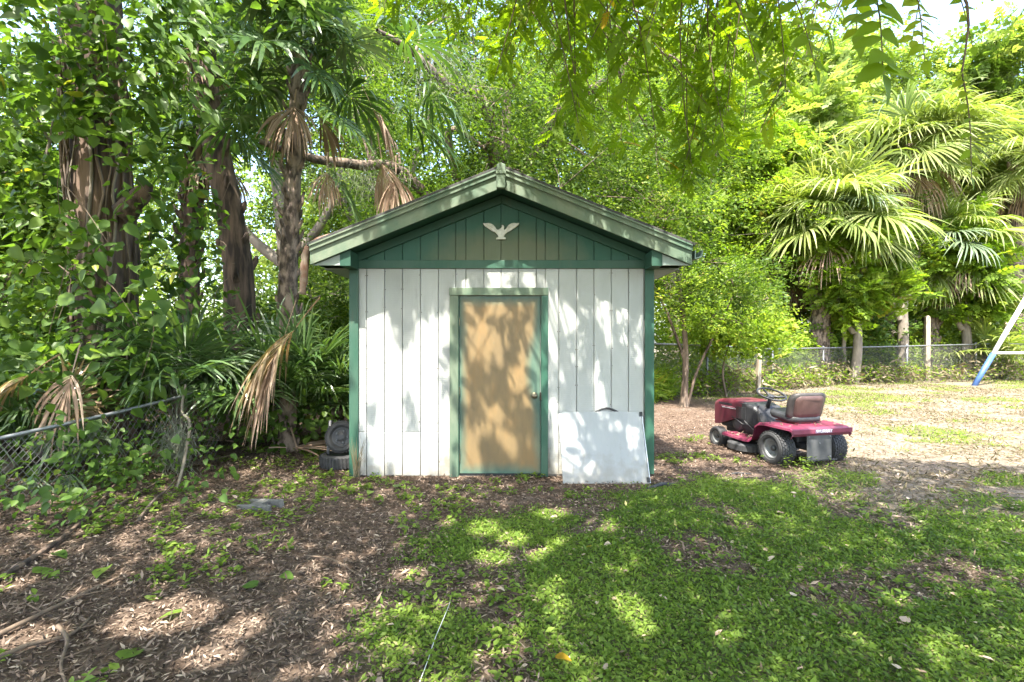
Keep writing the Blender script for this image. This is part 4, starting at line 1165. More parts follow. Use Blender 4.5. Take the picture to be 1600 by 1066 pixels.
def leaf_plant(name, label, cat, P, B, S, W, tmpl, mat, parts=300, group=None, parent=None, base=None):
    base = base if base is not None else (float(P[:, 0].mean()), float(P[:, 1].mean()), gh(P[:, 0].mean(), P[:, 1].mean()))
    r0 = parent or empty(name, tuple(base)); off = np.array(base)
    if parent is None: tag(r0, label, cat, group)
    vis = np.abs(P[:, 0] / P[:, 1]) < 1.02
    sc = np.where(vis, S / P[:, 1], 0); order = np.argsort(-sc)
    near, rest = order[:parts], order[parts:]
    meshes = []
    for v in (.25, .42, .58, .75):
        meshes.append(np_mesh('leaf', tmpl[0], tmpl[1], np.full(len(tmpl[0]), v), mat))
    ymesh = np_mesh('leaf', tmpl[0], tmpl[1], np.full(len(tmpl[0]), 1.0), mat)
    for i in near:
        M4 = Matrix.Identity(4)
        for a in range(3):
            for c in range(3): M4[a][c] = B[i][a][c] * S[i]
            M4[a][3] = P[i][a] - off[a]
        placem('leaf', ymesh if W[i] > .95 else meshes[min(3, int(W[i] * 4))], M4, r0)
    if len(rest):
        tmpl = tmpl if len(tmpl[0]) < 8 else LEAFW
        o = place('foliage', cloud('foliage', tmpl, P[rest] - off, B[rest], S[rest], W[rest], mat), r0); tag(o, kind='stuff')
    return r0
regs = [(-160, 115, -40, 620, 5.0, 7.6, 1900), (90, 235, -40, 200, 5.3, 6.1, 700), (205, 330, -40, 320, 5.7, 7.0, 420), (95, 240, 190, 470, 5.4, 6.0, 190), (200, 460, -60, 140, 5.8, 7.0, 330), (230, 345, 250, 520, 6.6, 7.6, 260), (-100, 270, 440, 630, 4.9, 6.6, 600), (205, 330, 320, 450, 6.5, 8, 130)]
P, B, S, W = region_leaves(regs, 21, .125)
vine = leaf_plant('climbing_vine', 'broad leaved green vine climbing the massive trunk on the left', 'vine', P, B, S, W, LEAFD, M['vine'])
vo = np.array(vine.location)
vs = MB()
for k in range(60):
    i = rgv.randrange(len(P)); q = P[i]; e = q + np.array([rgv.uniform(-.5, .5), rgv.uniform(-.2, .3), rgv.uniform(.4, 1.0)])
    vs.tube(smooth_path([q - vo, (q + e) / 2 + np.array([rgv.uniform(-.15, .15), 0, .12]) - vo, e - vo], 7), [.003, .0035, .004, .0045, .005, .006, .006], 4)
tag(vs.build('vine_stems', M['twig'], vine), kind='stuff')
# long arrow-shaped leaves slanting down right of the big trunk
rg = np.random.default_rng(77); n = 150
cx = rg.uniform(215, 335, n); cy = rg.uniform(-20, 190, n); Yd = rg.uniform(5.3, 6.3, n)
P = np.stack([(cx - 800) / 800 * Yd, Yd, 1.5 - (cy - 530) / 800 * Yd], 1)
d = np.stack([rg.normal(.8, .25, n), rg.normal(-.2, .3, n), rg.normal(-.75, .2, n)], 1); nn = np.stack([rg.normal(.3, .3, n), rg.normal(-.6, .3, n), rg.normal(.6, .2, n)], 1)
leaf_plant('hanging_vine', 'vine with long slanting leaves hanging right of the massive trunk', 'vine', P, basis(d, nn), rg.uniform(.14, .24, n), np.clip(rg.normal(.5, .15, n), 0, .9), LEAFL, M['vine'])

# --- low plants
low = [('understory_plants', 'low broad leaved plants behind the sagging fence', [(-120, 320, 600, 800, 4.9, 6.0, 520), (-60, 130, 680, 800, 4.4, 5.2, 130)], .085, LEAFD, 31),
       ('shade_plants', 'dark leafy plants on the ground left of the shed corner', [(360, 548, 605, 690, 6.6, 8.6, 620), (300, 420, 560, 660, 6.6, 9, 420)], .11, LEAFD, 33),
       ('fence_weeds', 'small weeds growing in front of the sagging fence foot', [(150, 340, 700, 790, 4.7, 5.4, 260), (-40, 160, 750, 830, 4.0, 4.6, 200)], .07, LEAFD, 35),
       ('fence_climber', 'leafy climber growing through the mesh of the sagging fence', [(-60, 220, 650, 790, 4.7, 5.4, 230), (200, 340, 610, 720, 5.4, 6.2, 160)], .065, LEAFD, 37)]
for nm, lab, rgs, sz_, tm, sd in low:
    P, B, S, W = region_leaves(rgs, sd, sz_, .7)
    leaf_plant(nm, lab, 'plants', P, B, S, np.clip(W - .05, 0, 1), tm, M['vine'], parts=60)

# --- palmettos
def palmetto(name, label, px_, py_, Y, n, R_, mats, seed, elevs=(85, 76, 66, 54, 40, 24), pet=.6, dead=2, az0=0, droop=.18, tipd=.35, skirt=0, stemh=0.0, w=.0165):
    b = P3(px_, py_, Y); b[2] = gh(b[0], Y)
    top = b + np.array([0, 0, max(.1, stemh)])
    return palm(name, label, b, [b, (b + top) / 2, top], [.12, .11, .1], n, R_, mats, seed, 'palmetto', elevs, dead, pet, 'fan palmettos on the left', 8 if stemh > .3 else 0, None, az0, skirt, w, droop, tipd, .15, 50)
palmetto('palmetto', 'silvery drooping palmetto in front of the thick reddish trunk', 285, 640, 6.5, 16, .95, (M['frond'], M['frond_grey']), 41, stemh=.75, droop=.22, tipd=.6, pet=.6)
palmetto('palmetto', 'dark green palmetto beside the shed with drooping brown fronds', 450, 680, 7.0, 14, .9, (M['frond'],), 42, stemh=.75, pet=.7, dead=3, az0=.9, droop=.15, tipd=.4)
palmetto('palmetto', 'spiky green palmetto close against the left shed wall', 525, 690, 7.8, 14, .8, (M['frond'], M['frond_sun']), 43, stemh=.6, pet=.75, dead=0)
palmetto('palmetto', 'small palmetto with yellowed fronds behind the sagging fence rail', 85, 700, 5.7, 8, .65, (M['frond'], M['dying']), 44, stemh=.3, pet=.6, dead=1)
palmetto('palmetto', 'grey green palmetto drooping over the fence at the left edge', 5, 760, 5.3, 9, .62, (M['frond'], M['frond_grey']), 45, stemh=.4, pet=.45, dead=0, droop=.6, tipd=.9)
palmetto('palmetto', 'dark background palmetto between the two left palm trunks', 400, 640, 10.0, 12, .9, (M['frond'],), 46, stemh=.6, pet=.8, dead=1)
for (px_, py_, Y, el, sc, az, mat, lab) in ((500, 462, 6.0, -50, 1.15, 3.4, 'dying', 'tan drooping dead frond with green tips beside the shed'), (462, 468, 6.1, -72, 1.15, 3.7, 'dead', 'brown shredded frond hanging left of the tan drooping one'),
                                           (125, 535, 5.2, -75, .75, 4.4, 'dead', 'brown dried frond hanging over the sagging fence rail'), (95, 550, 5.2, -35, .8, 3.6, 'dying', 'yellowing frond behind the dried one at the sagging fence'),
                                           (80, 690, 4.95, -62, .75, 4.6, 'frond_grey', 'pale green frond spilling down at the sagging fence left end'),
                                           (20, 655, 4.6, -40, .85, 4.2, 'frond_grey', 'silvery frond arching over the fence rail at the left edge'), (-20, 640, 4.9, -15, .8, 4.9, 'frond_grey', 'grey green frond half cut off by the left edge'), (130, 690, 5.0, -66, .7, 4.5, 'frond_grey', 'pale frond hanging behind the fence mesh right of the arching one')):
    hung('palm_frond', lab, P3(px_, py_, Y), el, sc, az, M[mat], mat + str(px_), 36, 75, 1.0, .35, 'drooping palm fronds', w=.017)
# dead fronds on the ground by the left trees
for k, (px_, py_, Y, az, lab) in enumerate(((420, 705, 6.6, .3, 'dead palm frond flat on the litter near the shed corner'), (365, 700, 6.9, 2.6, 'dead palm frond on the ground under the palmettos'), (330, 690, 6.6, 4.0, 'brown fallen frond beside the end of the sagging fence'))):
    b = P3(px_, py_, Y); b[2] = gh(b[0], Y) + .1
    hung('fallen_frond', lab, b, 3, .7, az, M['dead'], 'flat%d' % k, 20, 50, 1.0, .3, 'fallen palm fronds', .12, .1)
# broken palm stem by the left eave
mb = MB(); mb.tube(smooth_path([(-1.8, 5.6, 2.70), (-2.08, 5.52, 2.59), (-2.19, 5.47, 2.47), (-2.215, 5.47, 2.25), (-2.25, 5.49, 2.0)], 20), np.interp(np.arange(20), [0, 6, 14, 19], [.02, .032, .044, .03]), 8, wob=.15)
o = mb.build('dead_palm_stalk', plain('rusty_stalk', (.2, .085, .05), .8, .4, 9, bmp=.4, col2=(.3, .24, .18)), None, smooth=True); tag(o, 'reddish dead palm stalk hanging over the left eave of the shed', 'stalk')

# ------------------------------------------------------------------ right: sunlit palms and trees
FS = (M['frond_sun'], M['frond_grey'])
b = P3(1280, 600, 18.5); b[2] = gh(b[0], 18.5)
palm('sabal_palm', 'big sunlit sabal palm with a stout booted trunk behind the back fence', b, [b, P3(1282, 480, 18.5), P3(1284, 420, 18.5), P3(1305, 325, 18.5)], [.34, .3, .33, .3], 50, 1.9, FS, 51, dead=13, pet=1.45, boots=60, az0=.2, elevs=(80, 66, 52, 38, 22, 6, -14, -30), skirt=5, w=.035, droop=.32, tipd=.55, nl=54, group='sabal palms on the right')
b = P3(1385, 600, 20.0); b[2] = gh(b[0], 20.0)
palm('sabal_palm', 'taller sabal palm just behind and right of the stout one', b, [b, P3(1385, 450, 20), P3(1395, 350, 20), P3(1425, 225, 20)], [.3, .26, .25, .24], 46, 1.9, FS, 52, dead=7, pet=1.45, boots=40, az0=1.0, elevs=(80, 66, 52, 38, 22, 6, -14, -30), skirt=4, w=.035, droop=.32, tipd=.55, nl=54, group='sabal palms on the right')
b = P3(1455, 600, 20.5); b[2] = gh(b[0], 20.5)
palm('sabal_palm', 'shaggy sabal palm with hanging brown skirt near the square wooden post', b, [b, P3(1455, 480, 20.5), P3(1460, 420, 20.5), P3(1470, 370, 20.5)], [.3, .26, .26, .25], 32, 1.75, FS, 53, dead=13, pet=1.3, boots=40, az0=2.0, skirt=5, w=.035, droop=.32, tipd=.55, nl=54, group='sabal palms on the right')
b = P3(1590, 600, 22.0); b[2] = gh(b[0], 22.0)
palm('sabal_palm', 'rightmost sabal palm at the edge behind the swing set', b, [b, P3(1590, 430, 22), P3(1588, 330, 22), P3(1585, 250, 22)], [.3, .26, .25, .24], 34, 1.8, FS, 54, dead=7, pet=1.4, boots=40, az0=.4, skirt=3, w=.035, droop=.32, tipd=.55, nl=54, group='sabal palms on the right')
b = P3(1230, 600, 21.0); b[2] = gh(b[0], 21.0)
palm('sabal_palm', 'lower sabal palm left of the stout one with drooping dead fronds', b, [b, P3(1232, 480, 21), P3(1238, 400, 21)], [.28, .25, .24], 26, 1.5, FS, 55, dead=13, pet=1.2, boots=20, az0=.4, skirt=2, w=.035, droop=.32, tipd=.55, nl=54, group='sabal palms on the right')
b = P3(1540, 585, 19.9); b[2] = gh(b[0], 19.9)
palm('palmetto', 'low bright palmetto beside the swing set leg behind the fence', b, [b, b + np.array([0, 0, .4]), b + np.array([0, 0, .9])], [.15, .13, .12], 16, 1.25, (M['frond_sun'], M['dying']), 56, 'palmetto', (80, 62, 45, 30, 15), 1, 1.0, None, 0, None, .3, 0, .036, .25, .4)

rg = np.random.default_rng(8)
# oak behind the shed
b = np.array([-.6, 12.5, gh(-.6, 12.5) - .05])
cl = auto_clumps((.4, 12.0, 6.3), (5.2, 2.4, 3.4), 62, rg, .95) + auto_clumps((-1.0, 11.6, 4.0), (2.6, 1.4, 1.6), 20, rg, .8)
tree('live_oak', 'spreading dark oak rising behind the shed roof', b, [b, b + [.1, 0, 2], b + [.3, -.2, 4.2], b + [.5, -.3, 7.5]], [.34, .28, .2, .08],
     [([b + [.1, 0, 3.0], P3(640, 275, 11.5), P3(560, 255, 11), P3(490, 245, 10.5), P3(405, 218, 10)], [.16, .12, .11, .09, .05]), ([b + [.3, -.2, 4.0], P3(760, 170, 11), P3(700, 130, 10.5), P3(640, 75, 10), P3(590, 45, 9.6)], [.15, .11, .09, .07, .04]),
      ([b + [.2, 0, 3.6], P3(860, 190, 11.8), P3(950, 120, 11.5), P3(1040, 40, 11.3)], [.14, .11, .08, .04]), ([b + [.1, 0, 2.7], P3(700, 215, 11.5), P3(760, 230, 11.0)], [.12, .08, .04])],
     cl, 82000, .085, LEAF2, M['oak'], M['bark'], 61)
# young small-leaved tree right of the shed
b = np.array([3.95, 11.8, gh(3.95, 11.8) - .03])
cl = auto_clumps((3.2, 12.3, 3.9), (2.0, 1.4, 2.3), 50, rg, .62) + auto_clumps((4.9, 11.4, 2.5), (1.0, .9, 1.1), 18, rg, .5)
tree('young_tree', 'slim young tree with small bright leaves right of the shed', b, [b, b + [.05, 0, 1.0], b + [.0, .05, 2.2], b + [-.3, .1, 4.4]], [.085, .07, .055, .02],
     [([b + [.08, 0, .0], b + [.3, -.1, .9], b + [.75, -.2, 1.9], b + [1.0, -.4, 2.6]], [.04, .032, .025, .012]), ([b + [.03, 0, 1.1], b + [-.35, .1, 2.2], b + [-.8, .2, 3.2]], [.045, .03, .012])],
     cl, 36000, .085, LEAF2, M['bright'], M['bark'], 62, mat2=M['oak'], sides=10, groove=.06)
b = np.array([5.7, 13.6, gh(5.7, 13.6) - .03])
cl = auto_clumps((5.7, 13.4, 1.8), (1.1, .8, .8), 14, rg, .42)
tree('leafy_shrub', 'bright broad leaved shrub leaning over the fence behind the mower', b, [b, b + [-.1, 0, .8], b + [.1, -.1, 1.7]], [.03, .025, .015], [], cl, 5200, .12, LEAF6, M['bright'], M['bark'], 63, cat='shrub', sides=8, droop=.05, mid=.55)
# bigger sunlit trees farther back
far = [('bright_tree', 'tall light green tree rising behind the young tree', (5.8, 18.5), (5.6, 18.5, 7.6), (3.2, 2.2, 5.6), 60000, .13, LEAF2, 'bright', 64),
       ('feathery_tree', 'feathery pale green tree behind the taller sabal palm', (12.5, 23), (12.5, 23.0, 9.2), (5.0, 2.2, 5.6), 8000, .5, PINN4, 'far', 65),
       ('feathery_tree', 'fine leaved tree behind the rightmost sabal palm', (22.5, 25.0), (22.6, 25, 8.6), (4.6, 2.2, 7.2), 10000, .5, PINN4, 'far', 66),
       ('roadside_tree', 'dense mid green tree behind the fence under the palms', (9.0, 23), (9.4, 23, 3.4), (3.6, 1.4, 3.4), 30000, .15, LEAF2, 'bright', 67),
       ('roadside_tree', 'leafy tree filling the gap behind the square wooden post', (17.5, 24), (17.2, 24, 3.6), (5.4, 1.4, 4.2), 36000, .16, LEAF2, 'oak', 68),
       ('tall_tree', 'tall green tree far behind the shed ridge', (1.5, 20), (1.5, 20, 9.2), (5.4, 2.4, 6.2), 62000, .16, LEAF2, 'bright', 69),
       ('tall_tree', 'pale sunlit tree far behind the slender palm', (-7.0, 23), (-7.0, 23, 5.0), (5.0, 2.2, 4.8), 60000, .18, LEAF2, 'far', 70),
       ('tall_tree', 'pale bushy tree far behind the vine covered trunk', (-17, 20), (-16.5, 20, 6.0), (5.6, 2.6, 6.0), 40000, .18, LEAF2, 'far', 71),
       ('shade_side_tree', 'mid green tree behind the left palms with dense crown', (-6.5, 15), (-7.0, 15, 8.2), (4.6, 2.2, 3.6), 46000, .12, LEAF2, 'oak', 72),
       ('bright_tree', 'light green tree behind the left shed eave', (-2.8, 16), (-2.9, 16, 3.7), (2.0, 1.4, 2.2), 18000, .11, LEAF2, 'bright', 73),
       ('roadside_tree', 'dark shrubby tree in the shade behind the left palmettos', (-4.3, 12.5), (-4.8, 12.3, 1.6), (2.6, 1.0, 1.3), 16000, .11, LEAF2, 'oak', 74),
       ('leafy_tree', 'leafy green tree at the far left edge of the yard', (-9.4, 9), (-9.2, 8.8, 3.8), (2.0, 1.6, 3.8), 22000, .13, LEAF6, 'vine', 75),
       ('tall_tree', 'broad crowned tree beyond the palms between oak and feathery tree', (8.0, 25), (8.5, 25.5, 13.0), (5.5, 2.4, 4.5), 42000, .2, LEAF2, 'far', 76),
       ('tall_tree', 'high tree crown above the left palms at the top edge', (-5.5, 18), (-4.6, 18, 11.5), (4.4, 2.4, 3.0), 40000, .15, LEAF2, 'oak', 77),
       ('tall_tree', 'high pale tree crown above the tallest sabal palm', (17, 27), (16.5, 27, 12.8), (6.0, 2.2, 6.0), 52000, .19, LEAF2, 'far', 79),
       ('sunlit_shrub', 'feathery sunlit bush in front of the stout sabal palm', (11.9, 17.9), (12.0, 17.9, 4.0), (1.7, .7, 1.9), 4200, .34, PINN4, 'bright', 80),
       ('sunlit_shrub', 'bright bush between the stout palm and the young tree', (7.4, 16.6), (7.3, 16.6, 2.0), (1.3, .8, 1.8), 12000, .1, LEAF2, 'bright', 81),
       ('sunlit_shrub', 'leafy climbing bush under the taller sabal palm', (13.2, 19.8), (13.2, 19.6, 1.9), (1.6, .7, 1.7), 9000, .13, LEAF6, 'vine', 82),
       ('sunlit_shrub', 'feathery bush between the shaggy palm and the rightmost palm', (17.6, 19.9), (17.4, 19.9, 4.4), (1.9, .7, 2.2), 4400, .36, PINN4, 'bright', 83),
       ('sunlit_shrub', 'bushy bright tree between the two tallest sabal palms', (14.6, 19.3), (14.6, 19.3, 5.2), (1.3, .6, 1.7), 12000, .11, LEAF2, 'bright', 84),
       ('feathery_tree', 'tall feathery tree just behind the stout sabal palm', (10.2, 20.5), (10.2, 20.5, 7.2), (2.2, 1.2, 2.6), 5200, .42, PINN4, 'bright', 85),
       ('tall_tree', 'tree with low crown beyond the swing set at the right', (27, 27), (27.5, 27, 8.5), (5.0, 2.2, 8.5), 46000, .2, LEAF2, 'bright', 78)]
for nm, lab, (bx_, by_), c, r_, n, sz_, tm, mt, sd in far:
    b = np.array([bx_, by_, gh(bx_, by_) - .05]); c = np.array(c, float)
    rg = np.random.default_rng(sd); cl = auto_clumps(c, r_, 64, rg, (r_[0] * r_[1] * r_[2]) ** (1 / 3) * .3)
    rd = .05 + c[2] * .03
    limbs = [([b + (c - b) * .45, lerp(b, c, .6) + [s_ * r_[0] * .3, 0, .3], c + [s_ * r_[0] * .6, rg.uniform(-.4, .4), r_[2] * .3]], [rd * .6, rd * .4, rd * .15]) for s_ in (-1, 1)]
    tree(nm, lab, b, [b, lerp(b, c, .35) + [.15, 0, 0], c, c + [0, 0, r_[2] * .7]], [rd, rd * .85, rd * .6, rd * .2], limbs, cl, n, sz_, tm, M[mt], M['bark_grey'], sd, mat2=M['oak'] if mt == 'bright' and len(tm[0]) < 5 else None, sides=12, droop=.1, group='background trees')

# ------------------------------------------------------------------ masses nobody could count: far wood, undergrowth along the fences
rg = np.random.default_rng(90)
n = 60000
X = rg.uniform(-48, 48, n); Y = rg.uniform(29, 35, n) - .004 * X ** 2; topz = 11.5 + 8.5 * fbm(X * .12 + 9, X * 0 + 2, 0, 3) - 2.5 * np.exp(-((X - 26) / 2.5) ** 2) - 4 * np.exp(-((X + 15) / 3.0) ** 2)
Z = rg.random(n) ** .9 * topz
k = fbm(X * .5, Y * .5, Z * .5, 3) > .42
k |= Z < 3.5
P = np.stack([X, Y, Z], 1)[k]; n = len(P)
o = place('far_wood', cloud('far_wood', LEAF2, P, rand_basis(n, .5, rg), rg.uniform(.3, .55, n), np.clip(rg.normal(.45, .2, n), 0, 1), M['far'])); tag(o, 'distant wood of pale green trees closing the view', 'woodland', kind='stuff')
def mass(name, label, X, Y, hmax, n, size, mat, seed, tm=LEAF2, up=.5, mid=.5):
    rg = np.random.default_rng(seed)
    x = rg.uniform(0, 1, n); xx = np.interp(x, np.linspace(0, 1, len(X)), X); yy = np.interp(x, np.linspace(0, 1, len(Y)), Y)
    t = rg.uniform(-1, 1, n); yy = yy + t * .8
    h = hmax * (.35 + 1.0 * fbm(xx * .9 + seed, yy * .9, 0, 3)) * (1 - .5 * t * t)
    z = rg.random(n) ** .8 * h + ground_h(xx, yy) + .03
    P = np.stack([xx, yy, z], 1)
    o = place(name, cloud(name, tm, P, rand_basis(n, up, rg), rg.uniform(.6, 1.4, n) * size, np.clip(rg.normal(mid, .2, n), 0, 1), mat)); tag(o, label, 'undergrowth', kind='stuff')
mass('undergrowth', 'tangled green undergrowth behind the back fence', [4, 8, 11, 15, 24], [14.8, 17.0, 18.9, 20.2, 21.6], 3.0, 30000, .13, M['bright'], 101)
mass('fence_foot_growth', 'weeds and dry stems growing through the back fence', [3.5, 5.6, 8.2, 10.7, 14.7, 22], [13.2, 14.7, 16.2, 17.75, 19.0, 20.3], .9, 9000, .09, M['bright'], 102)
mass('dry_stems', 'dry tan stems caught in the back fence', [5.0, 8.2, 10.7, 14.7, 22], [14.3, 16.2, 17.7, 18.9, 20.3], .8, 3500, .22, M['dry'], 103, BLADE, .1)
mass('tall_grass', 'tall bright grass between the shed and the young tree', [1.9, 2.8, 4.2], [11.5, 12.6, 14.0], 1.0, 5000, .34, M['bright'], 104, leaf2(.05), -.1, .6)
mass('left_undergrowth', 'shaded undergrowth deep under the left trees', [-11, -7, -4.5, -2.2], [9.5, 10.5, 11.0, 10.5], 2.0, 16000, .12, M['oak'], 105, LEAF2)
mass('left_sunlit_growth', 'sunlit growth glimpsed behind the left trees', [-24, -14, -7, -2], [17, 17, 17.5, 18], 5.2, 26000, .16, M['far'], 106, LEAF2)
mass('near_left_growth', 'leafy growth at the far left behind the fence', [-9, -7, -5.4], [4.2, 6.4, 7.6], 1.6, 6000, .1, M['vine'], 107, LEAF6)

# hanging grey moss
def moss(name, label, at_, n, spread, length, seed):
    rg = np.random.default_rng(seed); V, F = [], []
    for k in range(n):
        p = np.array([rg.normal(0, spread[0]), rg.normal(0, spread[1]), rg.normal(0, spread[2])]); b0_ = len(V); m = 6
        d = rg.normal(size=3) * .4 + np.array([0, 0, -1.0])
        sd = unit(rg.normal(size=3)) * .0028
        for i in range(m):
            V.extend([p + sd, p - sd]); p = p + unit(d) * length * rg.uniform(.5, 1.2) / m; d = d + rg.normal(size=3) * .45 + np.array([0, 0, -.15])
        F += [(b0_ + 2 * i, b0_ + 2 * i + 1, b0_ + 2 * i + 3, b0_ + 2 * i + 2) for i in range(m - 1)]
    o = place(name, np_mesh(name, np.array(V), np.array(F), rg.random(len(V)), M['moss']), None, tuple(at_)); tag(o, label, 'moss')
moss('moss_clump', 'grey clump of hanging moss on the stick at the sagging fence', P3(275, 690, 5.55), 700, (.085, .06, .15), .2, 1)
moss('hanging_moss', 'grey moss strands hanging from the oak limb above the roof', P3(690, 90, 10.0), 260, (.35, .3, .3), 1.0, 2)
moss('hanging_moss', 'grey moss hanging below the mossy oak limb behind the palm', P3(545, 265, 10.4), 260, (.6, .2, .1), .8, 3)
moss('hanging_moss', 'grey moss hanging on the palmetto near the reddish trunk', P3(278, 560, 6.3), 260, (.1, .1, .12), .45, 4)

# ------------------------------------------------------------------ shade tree whose branches hang into the top of the picture
sb = np.array([-3.4, -4.2, gh(-3.4, -4.2) - .1])
shade = empty('shade_tree', tuple(sb)); tag(shade, 'shade tree whose light green branches hang into the top of the view', 'tree')
place('trunk', trunk_mesh('trunk', np.array([[0, 0, 0], [.1, .1, 2], [.3, .4, 4.0], [.6, 1.0, 7.0]], float), [.36, .3, .26, .14], 20, M['bark_grey'], .08, 7, 3), shade)
hub = sb + np.array([.35, .5, 4.3])
rg = np.random.default_rng(15)
def ray_ground(P):      # where the shadow of P falls on level ground
    return P[:, 0] + SD[0] * P[:, 2], P[:, 1] + SD[1] * P[:, 2]
def gap_mask(gx_, gy_, mg):
    """True where leaves are left out to place a sun fleck, widened by mg"""
    o = np.zeros(len(gx_), bool)
    for (X, Y, rx, ry) in GAPS: o |= ((gx_ - X) / (rx + max(mg, 0) * .6)) ** 2 + ((gy_ - Y) / (ry + max(mg, 0) * .6)) ** 2 < 1
    if mg < -.1: return o
    for (px_, py_, rx, ry) in SPOTS:
        Y = 1200.0 / (py_ - 530); X = (px_ - 800) / 800 * Y
        o |= ((gx_ - X) / (rx * Y / 800 + mg)) ** 2 + ((gy_ - Y) / (ry * Y * Y / 1200 + mg)) ** 2 < 1
    return o
GAPS = [(.66, 5.6, .13, .13), (.62, 5.8, .11, .12), (.8, 5.54, .12, .08), (1.38, 5.75, .09, .15), (.25, 6.86, .26, .09), (-1.3, 6.3, .16, .26), (-.8, 6.3, .15, .24), (-1.35, 5.95, .12, .14), (1.3, 6.5, .1, .2), (1.1, 6.2, .09, .18), (.62, 6.45, .07, .16),
        (-.42, 6.2, .06, .2), (.0, 6.4, .06, .14), (-.05, 6.0, .05, .12), (.9, 6.6, .07, .12), (.25, 6.15, .05, .12)]
SPOTS = [(755, 818, 22, 12), (800, 836, 20, 10), (772, 866, 26, 12), (845, 862, 22, 10), (878, 846, 20, 8), (862, 796, 24, 9), (940, 818, 18, 10), (700, 808, 8, 5), (640, 893, 20, 8), (985, 945, 22, 22), (1010, 980, 16, 12),
         (255, 955, 75, 26), (375, 975, 34, 18), (320, 1018, 50, 14), (40, 985, 50, 16), (1150, 742, 44, 8), (1090, 770, 18, 7), (1400, 930, 14, 7), (30, 910, 30, 8)]
n = 72000
gx_ = rg.uniform(-8.5, 7.5, n); gy_ = rg.uniform(-1.5, 9.0, n); z = rg.uniform(4.4, 8.2, n)
# unseen leaf clusters, laid out by where their shadows should fall
kc = 2600
cgx, cgy, cz = rg.uniform(-8.5, 7.5, kc), rg.uniform(-1.5, 8.6, kc), rg.uniform(4.6, 8.0, kc)
def cover(x, y):
    c = np.full_like(x, .97)
    lim = np.interp(x, [-8, -2, -1.1, -.6, 1.6, 3.2, 4.2, 5.2, 8], [7.6, 7.0, 6.9, 5.4, 5.3, 5.5, 6.3, 6.0, 5.7]) + .9 * (fbm(x * .9, y * .9, 3, 3) - .5)
    c = c * sstep(lim + .35, lim - .15, y)
    wall = sstep(1.95, 1.8, np.abs(x + .1)) * sstep(5.55, 5.7, y)
    c = c * (1 - wall)
    forest = sstep(-2.3, -3.0, x) * sstep(4.6, 5.4, y)
    c = c * (1 - .7 * forest * sstep(.47, .53, fbm(x * 1.1 + 9, y * 1.1, 6, 3)))
    return c
j = rg.integers(0, kc, n); spread_ = .23
gx_ = cgx[j] + rg.normal(0, spread_, n); gy_ = cgy[j] + rg.normal(0, spread_, n); z = cz[j] + rg.normal(0, .16, n)
P = np.stack([gx_ - SD[0] * z, gy_ - SD[1] * z, z], 1)
keep = rg.random(n) < cover(gx_, gy_)
with np.errstate(divide='ignore', invalid='ignore'):
    vpy = 530 - (P[:, 2] - 1.5) / P[:, 1] * 800
keep &= ~((P[:, 1] > .3) & (vpy > -45))
P = P[keep]
def lay(P, s0, s1, mg, name):
    n = len(P); d = unit(rg.normal(size=(n, 3)) - np.array([0, 0, .3])); nn = rg.normal(size=(n, 3)) * .35 + np.array([0, 0, 1.0]); sz = rg.uniform(s0, s1, n)
    C = P + d * (sz * .45)[:, None]
    k = ~gap_mask(C[:, 0] + SD[0] * C[:, 2], C[:, 1] + SD[1] * C[:, 2], mg)
    P, d, nn, sz = P[k], d[k], nn[k], sz[k]
    o = place(name, cloud(name, leaf2(.27), P - sb, basis(d, nn), sz, np.clip(rg.normal(.5, .18, len(P)), 0, .93), M['shade']), shade); tag(o, kind='stuff')
    return P
P = lay(P, .12, .19, .09, 'crown'); n = len(P)
# unseen small leaves added to shape the edges of the sun flecks
Q = []
for (px_, py_, rx, ry) in SPOTS:
    Y = 1200.0 / (py_ - 530); X = (px_ - 800) / 800 * Y; k = 1500
    g1, g2, z = X + rg.uniform(-1, 1, k) * (rx * Y / 800 + .26), Y + rg.uniform(-1, 1, k) * (ry * Y * Y / 1200 + .26), rg.uniform(5, 7.5, k)
    Q.append(np.stack([g1 - SD[0] * z, g2 - SD[1] * z, z], 1))
lay(np.concatenate(Q), .05, .085, .03, 'crown')
# unseen leaf layer added to cast noise-shaped dapples on the shed front
k = 30000
g1, g2, z = rg.uniform(-2.3, 2.0, k), rg.uniform(5.45, 7.15, k), rg.uniform(5.3, 6.8, k)
wz = (g2 - Y0) / SD[1]
big_ = fbm(g1 * 1.7 + 4, wz * .8 + 9, 0, 3); fine = fbm(g1 * 7.5 + 14, wz * 2.9 + 29, 0, 2)
thr = np.interp(g1, [-2, -1.2, -.7, -.5, .3, .6, 1.6], [.44, .42, .41, .45, .46, .43, .42])
thr = thr - .05 * sstep(.8, .6, wz) * sstep(.45, .6, g1) * sstep(1.0, .8, g1) + .06 * sstep(.7, .5, wz) * sstep(.95, 1.1, g1)
kk = (fine * .72 + big_ * .28) < thr
Pw = np.stack([g1 - SD[0] * z, g2 - SD[1] * z, z], 1)[kk]
lay(Pw[: 9000], .055, .085, -.5, 'crown')
rs = random.Random(6)
mains = []
for (x, y, zz) in ((-5.5, -1, 7), (-2.0, 1.2, 6.4), (1.5, .3, 6.2), (4.0, -1.2, 6.6), (-1.0, -3.0, 7.5), (3.0, 2.2, 5.9), (-4.0, 2.0, 6.2), (.6, 2.4, 5.6), (5.2, 1.4, 6.0)):
    e = np.array([x, y, zz]); md = (hub + e) / 2 + np.array([rs.uniform(-.5, .5), rs.uniform(-.5, .5), .5])
    path = smooth_path([hub, md, e], 12); mains.append(path)
    place('limb', trunk_mesh('limb', np.array([hub, md, e]) - sb, [.15, .09, .03], 9, M['bark_grey'], .07, 6, 5, 0, 16), shade)
nodes = np.concatenate(mains); tw = MB()
